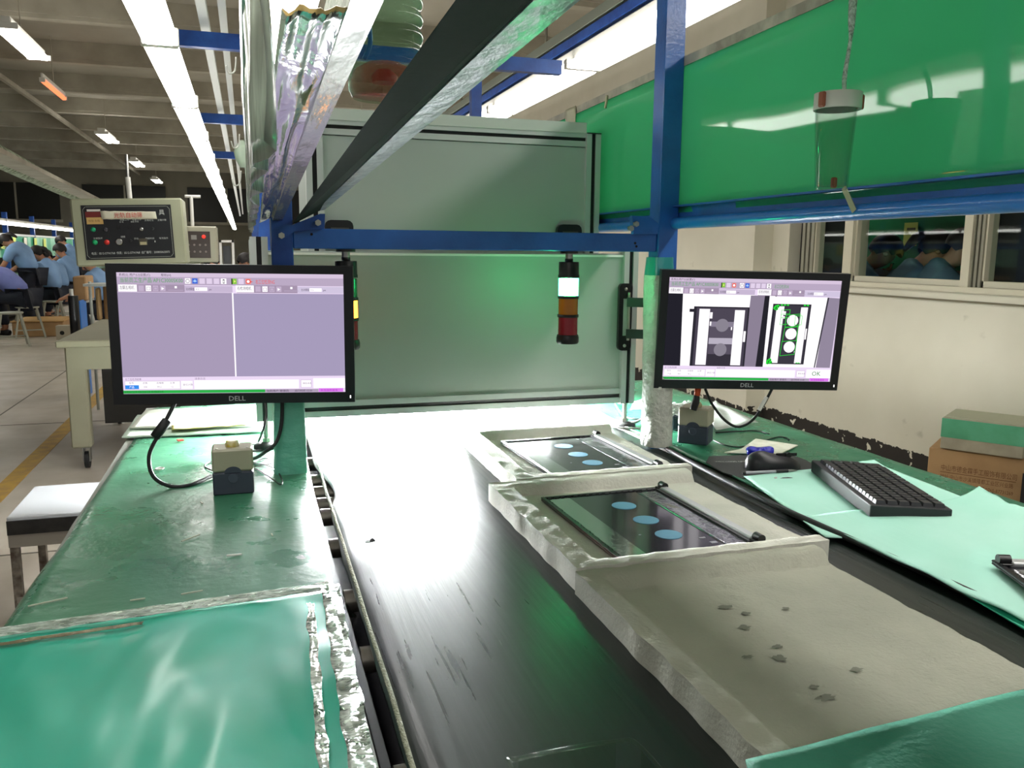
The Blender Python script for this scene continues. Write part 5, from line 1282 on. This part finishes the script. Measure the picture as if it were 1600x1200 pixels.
# ------------------------------------------------------------------ clutter beside the machine table
p = at(20, 528, Z=0)
b = MB(); q0 = at(20, 527, Z=0); q1 = at(97, 527, Z=0)
b.box(q0.x, q1.x, q0.y, q0.y + .9, 0, .22, M_card, bev=.01); b.box(q0.x - .02, q1.x + .02, q0.y - .02, q0.y + .9, .22, .235, mat('cardboard_light', 'C29A62', .8), bev=.004); tag(b.build('carton'), 'flat open brown carton on the floor by the stools', 'box')
q = at(95, 528, Z=0); b = MB(); b.box(q.x, q.x + .22, q.y - .3, q.y - .1, .0, .2, mat('box_grey_white', 'A9A18E', .7)); b.cyl((q.x + .08, q.y - .302, .1), (q.x + .08, q.y - .3, .1), .03, M_blackm); tag(b.build('box'), 'small pale box with round hole beside the flat carton', 'box')
q = at(55, 500, Z=0); b = MB(); b.box(q.x, q.x + .42, q.y, q.y + .3, 0, .07, M_card); tag(b.build('carton'), 'thin brown carton on the floor before a stool', 'box')


def upright_box(name, label, px0, px1, py0, py1, Y, m, d=.4, cat='box'):
    a = at(px0, py0, Y=Y); c = at(px1, py1, Y=Y); mb = MB(); mb.box(a.x, c.x, Y, Y + d, max(0, c.z), a.z, m, bev=.01); return tag(mb.build(name), label, cat)


upright_box('carton', 'tall brown carton standing behind the machine table', 113, 136, 432, 470, 8.2, M_card)
t = thing('parts_rack', 'grey pipe rack behind the machine table', 'rack', (-1.5, 7.4, 0))
for px in (140, 168):
    a = at(px, 440, Y=7.4); b = MB(); b.cyl((a.x, 7.4, 0), (a.x, 7.4, a.z), .012, M_alum, n=10); b.build('upright', t)
a = at(133, 443, Y=7.4); c = at(185, 443, Y=7.4); b = MB(); b.box(a.x, c.x + .2, 7.3, 7.6, a.z - .02, a.z, M_alum); b.build('shelf', t)
b = MB(); b.box(a.x, c.x + .2, 7.3, 7.6, .45, .47, M_alum); b.build('shelf', t)
upright_box('carton', 'brown carton standing inside the pipe rack, leftmost', 148, 158, 450, 500, 7.45, mat('cardboard_pale', 'B39468', .8), .1)
upright_box('carton', 'brown carton leaning in the pipe rack next to the monitor edge', 160, 176, 447, 503, 7.5, M_card, .1)
upright_box('storage_bin', 'blue plastic bin behind the machine table', 122, 137, 470, 640, 8.0, mat('bin_blue', '2A6FC0', .4), .3, 'bin')
a = at(114, 462, Y=6.95); c = at(114, 520, Y=6.95)
t = thing('black_cylinder', 'black upright cylinder with pale cap behind the machine table', 'cylinder', (a.x, 6.95, 0))
b = MB(); b.cyl((a.x, 6.95, 0), (a.x, 6.95, a.z), .035, M_black); b.build('body', t)
b = MB(); b.cyl((a.x - .01, 6.95, a.z), (a.x - .01, 6.95, a.z + .05), .014, M_white); b.build('cap', t)

# ------------------------------------------------------------------ cartons by the right wall
t = thing('carton', 'brown printed carton standing on the floor by the right wall', 'box', (3.3, 3.4, 0), None)
bx0 = at(1440, 712, X=3.2)
c00 = at(1443, 800, Z=0)
R = Matrix.Translation((c00.x, c00.y, 0)) @ Matrix.Rotation(math.radians(-54), 4, 'Z')
b = MB(); b.M = R.copy(); b.box(0, .43, 0, .30, 0, .34, M_card, bev=.004); b.build('body', t)
b = MB(); b.M = R @ Matrix.Translation((.06, -.0006, .235)) @ Matrix.Rotation(math.pi / 2, 4, 'X')
M_ink = mat('carton_ink', '6B4526', .7)
b.text('中山市德金霖手工服饰有限公司', .034, 0, 0, 0, M_ink, fit=.33); b.box(0, .33, -.012, -.009, 0, .0004, M_ink)
b.text('地址:中山市沙溪镇隆都工业区兴业路', .026, 0, -.042, 0, M_ink, fit=.32); b.text('电话:0760-87731268 传真:0760-87731269', .026, 0, -.078, 0, M_ink, fit=.32); b.text('邮编:528471', .026, .1, -.114, 0, M_ink); b.build('print', t)
b = MB(); b.M = R @ Matrix.Translation((.4302, .1, .1)); b.box(0, .001, .08, .2, 0, .15, mat('grey_label', 'A8A69A', .6)); b.build('label', t)
t = thing('carton', 'smaller white carton sealed with green tape on the brown one', 'box', (3.3, 3.4, .34))
R2 = R @ Matrix.Translation((.05, -.01, .345)) @ Matrix.Rotation(math.radians(-2), 4, 'Z')
b = MB(); b.M = R2.copy(); b.box(0, .36, 0, .27, 0, .16, mat('carton_white', 'A8A08C', .7, col2='9A9380', cscale=14), bev=.004); b.box(.01, .35, .01, .26, .16, .166, mat('carton_lid', 'A7A890', .7)); b.build('body', t)
b = MB(); b.M = R2.copy(); M_gt = mat('green_packing_tape', '5FAE88', .3, col2='4E9A74', cscale=8, coat=.4); b.box(-.0015, .3615, -.0015, .2715, .06, .155, M_gt); b.build('green_tape', t)
q = at(1598, 740, Y=2.9); b = MB(); b.box(q.x, q.x + .3, 2.6, 2.9, 0, .3, M_blackm); tag(b.build('bag'), 'dark bag on the floor at the right picture edge', 'bag')

# ------------------------------------------------------------------ people
M_skin = mat('skin', 'B98468', .6); M_hair = mat('hair_black', '1C1614', .6); M_shirt = mat('shirt_blue', '86A9D2', .8, col2='7B9DC8', cscale=6)
M_shirt2 = mat('shirt_periwinkle', '7C86C4', .8, col2='7078B6', cscale=6); M_trous = mat('trousers_dark', '1A1E2B', .8)


def skin_obj(name, chains, parent, m, sub=1):
    """chains: lists of (point, radius); equal points are merged into one joint"""
    vs = []; rs = []; es = []; ix = {}
    for ch in chains:
        prev = None
        for p, r in ch:
            key = tuple(round(c, 4) for c in p)
            if key not in ix: ix[key] = len(vs); vs.append(p); rs.append(r)
            k = ix[key]
            if prev is not None and prev != k: es.append((prev, k))
            prev = k
    me = bpy.data.meshes.new(name); me.from_pydata([tuple(v) for v in vs], es, []); me.materials.append(m)
    me.attributes.new('dummy', 'FLOAT', 'POINT')
    o = bpy.data.objects.new(name, me); COL.objects.link(o); o.parent = parent
    md = o.modifiers.new('skin', 'SKIN'); md.use_smooth_shade = True
    if not me.skin_vertices:
        bpy.context.view_layer.update()
    sv = me.skin_vertices[0].data
    for i, r in enumerate(rs): sv[i].radius = (r, r) if not isinstance(r, tuple) else r
    sv[0].use_root = True
    if sub: s2 = o.modifiers.new('sub', 'SUBSURF'); s2.levels = sub; s2.render_levels = sub
    return o


def person(label, loc, rz, seated=True, lean=.5, head=.5, shirt=M_shirt, arm=.7, s=1., longhair=False, elbow=.5, group=None, yellow=False):
    """faces local +Y"""
    t = thing('person', label, 'person', loc, rz, group); t.scale = (s, s, s)
    hz = .53 if seated else .88
    V = Vector
    sp = V((0, math.sin(lean), math.cos(lean))); hip = V((0, 0, hz)); waist = hip + sp * .17; chest = hip + sp * .38; neckb = hip + sp * .49
    hd = V((0, math.sin(lean + head), math.cos(lean + head))); neck = neckb + hd * .035; jaw = neck + hd * .04 + V((0, .015, 0)); skull = neck + hd * .125; crown = neck + hd * .185
    sh = {k: neckb - sp * .07 + V((k * .17, 0, 0)) for k in (-1, 1)}
    el = {k: sh[k] + V((k * .04, math.sin(arm) * .27, -math.cos(arm) * .27)) for k in (-1, 1)}
    wr = {k: el[k] + V((-k * .06, math.sin(arm + elbow) * .23, -math.cos(arm + elbow) * .23)) for k in (-1, 1)}
    if seated:
        kn = {k: V((k * .13, .42, hz - .02)) for k in (-1, 1)}; an = {k: V((k * .13, .36, .09)) for k in (-1, 1)}
    else:
        kn = {k: V((k * .1, .04, .47)) for k in (-1, 1)}; an = {k: V((k * .1, -.01, .08)) for k in (-1, 1)}
    hj = {k: hip + V((k * .09, 0, -.03)) for k in (-1, 1)}
    ch = [[(hip, .115), (waist, .095), (chest, .10), (neckb, .05), (neck, .05), (jaw, .062), (skull, .088), (crown, .06)]]
    for k in (-1, 1):
        hand = wr[k] + (wr[k] - el[k]).normalized() * .07
        ch.append([(chest, .10), (sh[k], .04), (el[k], .04), (wr[k], .026), (hand, .03)])
        fd = (wr[k] - el[k]).normalized(); side = V((1, 0, 0))
        for q in range(4):
            base = hand + side * (.012 * (q - 1.5)) + fd * .012
            ch.append([(hand, .03), (base, .009), (base + fd * (.03 + .006 * (q in (1, 2))), .0085), (base + fd * .05 + V((0, 0, -.018)), .007)])
        th = wr[k] + fd * .03 - side * k * .028
        ch.append([(wr[k], .026), (th, .01), (th + fd * .03, .008)])
        toe = an[k] + V((0, .14, -.045))
        ch.append([(hip, .115), (hj[k], .075), (kn[k], .058), (an[k], .04), (toe, .032)])
    skin_obj('body', ch, t, M_skin)
    sc = [[(hip + sp * .02, .15), (waist, .142), (chest, .165), (neckb, .085), (neckb + hd * .045, .062)]]
    for k in (-1, 1):
        mid = sh[k].lerp(el[k], .8); sc.append([(chest, .165), (sh[k], .088), (mid, .068)])
    skin_obj('shirt', sc, t, shirt)
    tc = []
    for k in (-1, 1):
        tc.append([(hip - sp * .0, .145), (hj[k], .105), (kn[k], .078), (an[k] + V((0, 0, .03)), .058)])
    skin_obj('trousers', tc, t, M_trous)
    for k in (-1, 1):
        mb = MB(); toe = an[k] + V((0, .15, -.05)); mb.tube([an[k] + V((0, -.05, -.05)), an[k] + V((0, .03, -.04)), toe], .045, M_rubber, n=10, radii=[.035, .045, .036]); mb.build('shoe', t)
    # hair: a cap over crown and back of the head
    mb = MB(); vs = []; fs = []; n = 20; rows = 9; up = hd; fwd = V((0, math.cos(lean + head), -math.sin(lean + head))); rt = V((1, 0, 0)); c = skull + hd * .012 - fwd * .012
    for j in range(rows + 1):
        q = j / rows * (2.5 if longhair else 2.3)
        for i in range(n):
            a = 6.2832 * i / n; f_ = math.sin(a); lim = 1.0 if f_ < -.1 else (.72 if f_ < .35 else .5)
            qq = q * lim; r = .106 * (1 + .03 * noise.noise(V((a * 2, q * 3, loc[0]))))
            vs.append(c + up * math.cos(qq) * r * 1.05 + (rt * math.cos(a) * .92 + fwd * f_ * 1.08) * math.sin(qq) * r)
    for j in range(rows):
        for i in range(n): fs.append((j * n + i, j * n + (i + 1) % n, (j + 1) * n + (i + 1) % n, (j + 1) * n + i))
    mb.add(vs, fs, M_hair, True)
    if longhair: mb.tube([c - fwd * .09, c - fwd * .125 - hd * .06, c - fwd * .11 - hd * .16], .03, M_hair, n=10, radii=[.035, .035, .012])
    mb.build('hair', t)
    # face
    fc = skull - hd * .02
    for k in (-1, 1):
        e = MB(); e.lathe([(-.004, .002), (0, .009), (.004, .002)], M_blackm, 8, fc + fwd * .086 + rt * k * .032 + hd * .012, fwd); e.build('eye', t)
        e = MB(); e.lathe([(-.006, .008), (0, .016), (.006, .008)], M_skin, 10, fc + rt * k * .086 - fwd * .004, rt); e.build('ear', t)
    e = MB(); e.tube([fc + fwd * .086 + hd * .01, fc + fwd * .106 - hd * .022, fc + fwd * .09 - hd * .03], .01, M_skin, n=8, radii=[.007, .012, .008]); e.build('nose', t)
    e = MB(); e.tube([fc + fwd * .08 - hd * .05 - rt * .02, fc + fwd * .086 - hd * .052, fc + fwd * .08 - hd * .05 + rt * .02], .004, mat('lips', '9A5A4C', .6), n=6); e.build('mouth', t)
    return t


M_stool = mat('stool_grey', '9C9C8E', .5, .2)


def stool(label, loc, rz=0.):
    t = thing('metal_stool', label, 'stool', loc, rz)
    mb = MB(); mb.lathe([(0, .15), (.012, .16), (.022, .155), (.025, .14)], M_stool, 24, (0, 0, .43)); mb.build('seat', t)
    for sx, sy in ((-1, -1), (1, -1), (1, 1), (-1, 1)):
        mb = MB(); mb.bar((sx * .19, sy * .19, 0), (sx * .11, sy * .11, .435), .026, .026, M_stool, up=(1, 0, 0)); mb.build('leg', t)
    mb = MB()
    for a, c in (((-1, -1), (1, -1)), ((1, -1), (1, 1)), ((1, 1), (-1, 1)), ((-1, 1), (-1, -1))):
        mb.bar((a[0] * .17, a[1] * .17, .12), (c[0] * .17, c[1] * .17, .12), .016, .016, M_stool, up=(0, 0, 1.01))
    mb.build('stretcher', t)
    return t


LF = math.radians(72)   # workers at the far line face left and away
def floor_at(px, Y): return at(px, 400, Y=Y).x


for i, (px, Y, lb) in enumerate(((76, 15.2, 'empty-sided grey metal stool in front of the seated workers'), (8, 12.6, 'grey metal stool at the far left picture edge'), (36, 13.8, 'grey metal stool under the worker in the periwinkle shirt'),
                                 (98, 17.0, 'grey metal stool farther along the line behind the carton'))):
    stool(lb, (floor_at(px, Y), Y, 0), .3)
person('person standing bent over the far line in a light blue shirt and dark trousers', (floor_at(50, 14.9), 14.9, 0), LF, False, .5, .75, arm=.45, longhair=True, s=1.02)
person('person in periwinkle shirt bending low at the left picture edge', (floor_at(34, 13.8), 13.8, 0), LF, True, .85, .3, shirt=M_shirt2, s=1.15)
person('person seated on the foremost stool in a blue shirt, seen from behind', (floor_at(80, 15.4), 15.5, .0), LF, True, .25, .55, longhair=True, s=1.08)
person('person seated second in the row of blue shirts', (floor_at(96, 16.8), 16.8, 0), LF, True, .35, .4, s=1.04)
person('person seated third in the row with raised short dark hair', (floor_at(112, 17.6), 17.6, 0), LF, True, .22, .4, s=1.1)
person('person standing farthest in the row beside the control box', (floor_at(119, 19.5), 19.5, 0), LF, False, .35, .6)
person('person seated under the control box, only arm and back in view', (floor_at(164, 12.4), 12.4, 0), LF, True, .3, .4)
person('person behind the machine frame with only dark hair above the monitor', (floor_at(366, 11.0), 11.0, 0), LF, True, .3, .5, s=1.02)
person('person left of the dark-haired one, face half hidden above the monitor', (floor_at(352, 11.8), 11.8, 0), -LF, True, .3, .5, s=1.02)
for px, Y in ((112, 17.6), (96, 16.8), (80, 15.5), (34, 13.8)): pass

# far assembly line: green boards, posts, worktop, notes
t = thing('assembly_line', 'far assembly line with green boards and white worktop behind the workers', 'assembly line', (-4.25, 14, 0))
FX = -4.25
b = MB(); b.box(FX - .02, FX, 8, 26.9, 1.12, 1.52, mat('far_green_board', '3E9C78', .4, col2='9CCFB4', cscale=1.2, cmix=(.48, .54), cstretch=(.1, 1.6, .05))); b.build('board', t)
b = MB(); b.box(FX - .03, FX + .02, 8, 26.9, 1.52, 1.56, M_alum); b.build('top_trim', t)
b = MB(); b.box(FX - .5, FX + .35, 8, 26.9, .74, .78, mat('far_bench', '8FB7A2', .5)); b.build('worktop', t)
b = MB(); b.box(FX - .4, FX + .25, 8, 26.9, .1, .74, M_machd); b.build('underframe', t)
for y in [9.5 + 2.1 * i for i in range(8)]:
    b = MB(); b.box(FX - .06, FX + .02, y, y + .08, .78, 1.95, M_blued); b.build('post', t)
    b = MB(); b.lathe([(0, .09), (.36, .05)], mat('mint_column', '7FD4B4', .5), 14, (FX + .1, y + .55, .78)); b.build('mint_wrap', t)
M_note = mat('yellow_note', 'D6DE7A', .7); M_note2 = mat('white_note', 'D8D4C4', .7)
random.seed(11)
for i in range(12):
    y = 11.5 + i * .85; mm = M_note if i % 3 else M_note2
    b = MB(); b.bar((FX + .03, y, 1.28), (FX + .03, y + .01, 1.5), .22, .004, mm, up=(1, 0, 0)); tag(b.build('note_sheet'), ('white' if mm is M_note2 else 'yellow') + ' paper note hanging on the far green boards, ' + ORD[i] + ' along the line', 'note', 'notes on the far line')

# room behind the middle window: board, shelf, notes, three workers
t = thing('back_room_line', 'green board with pale top rail seen through the middle window', 'assembly line', (5.2, 4.6, 0))
BX = 5.0
b = MB(); b.box(BX, BX + .02, 3.0, 9.5, 1.19, 1.62, mat('back_board_green', '2E7E58', .35)); b.build('board', t)
b = MB(); b.box(BX - .01, BX + .03, 3.0, 9.5, 1.62, 1.645, M_alum); b.build('top_rail', t)
b = MB(); b.box(BX - .3, BX + .3, 3.0, 9.5, 1.10, 1.125, mat('back_shelf', '48655C', .5)); b.build('shelf', t)
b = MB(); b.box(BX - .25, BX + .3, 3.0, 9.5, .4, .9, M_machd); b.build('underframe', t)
for px, py in ((1345, 372), (1423, 366)):
    p = at(px, py, X=BX - .02); b = MB(); b.box(BX - .024, BX - .02, p.y - .07, p.y + .07, p.z - .09, p.z + .09, M_note)
    b.box(BX - .0246, BX - .024, p.y - .05, p.y + .04, p.z + .03, p.z + .05, mat('note_ink', '55583A', .7)); tag(b.build('note_sheet'), 'yellow note %s on the green board behind the window' % ('at the left' if px < 1400 else 'in the middle'), 'note')
p = at(1375, 352, X=4.9); t = fixture('fluorescent_light', 'small light of the room behind the middle window', 'light', .05, .6, (4.75, 5.6, 1.95), None, drop=.6, em=emat('backroom_tube', 'FFF7E6', 16))
M_shirt3 = mat('shirt_grey_blue', '7EA0BC', .8)
RT = math.radians(-118)
for px, X, lean, lh, lb in ((1368, 4.3, .5, False, 'person with short hair, leftmost behind the middle window'), (1447, 4.32, .45, True, 'person with tied-back hair, middle of the three behind the window'), (1490, 4.3, .42, False, 'person at the right edge of the middle window')):
    yy = at(px - 75, 430, X=X).y
    pe = person(lb, (X, yy, .11), RT, True, lean, .4, shirt=M_shirt3, longhair=lh, s=1.14)
    st = stool('grey metal stool under the ' + {1368: 'leftmost', 1447: 'middle', 1490: 'rightmost'}[px] + ' person behind the window', (X, yy, .11), .2); st.scale = (.85, .85, 1.1)
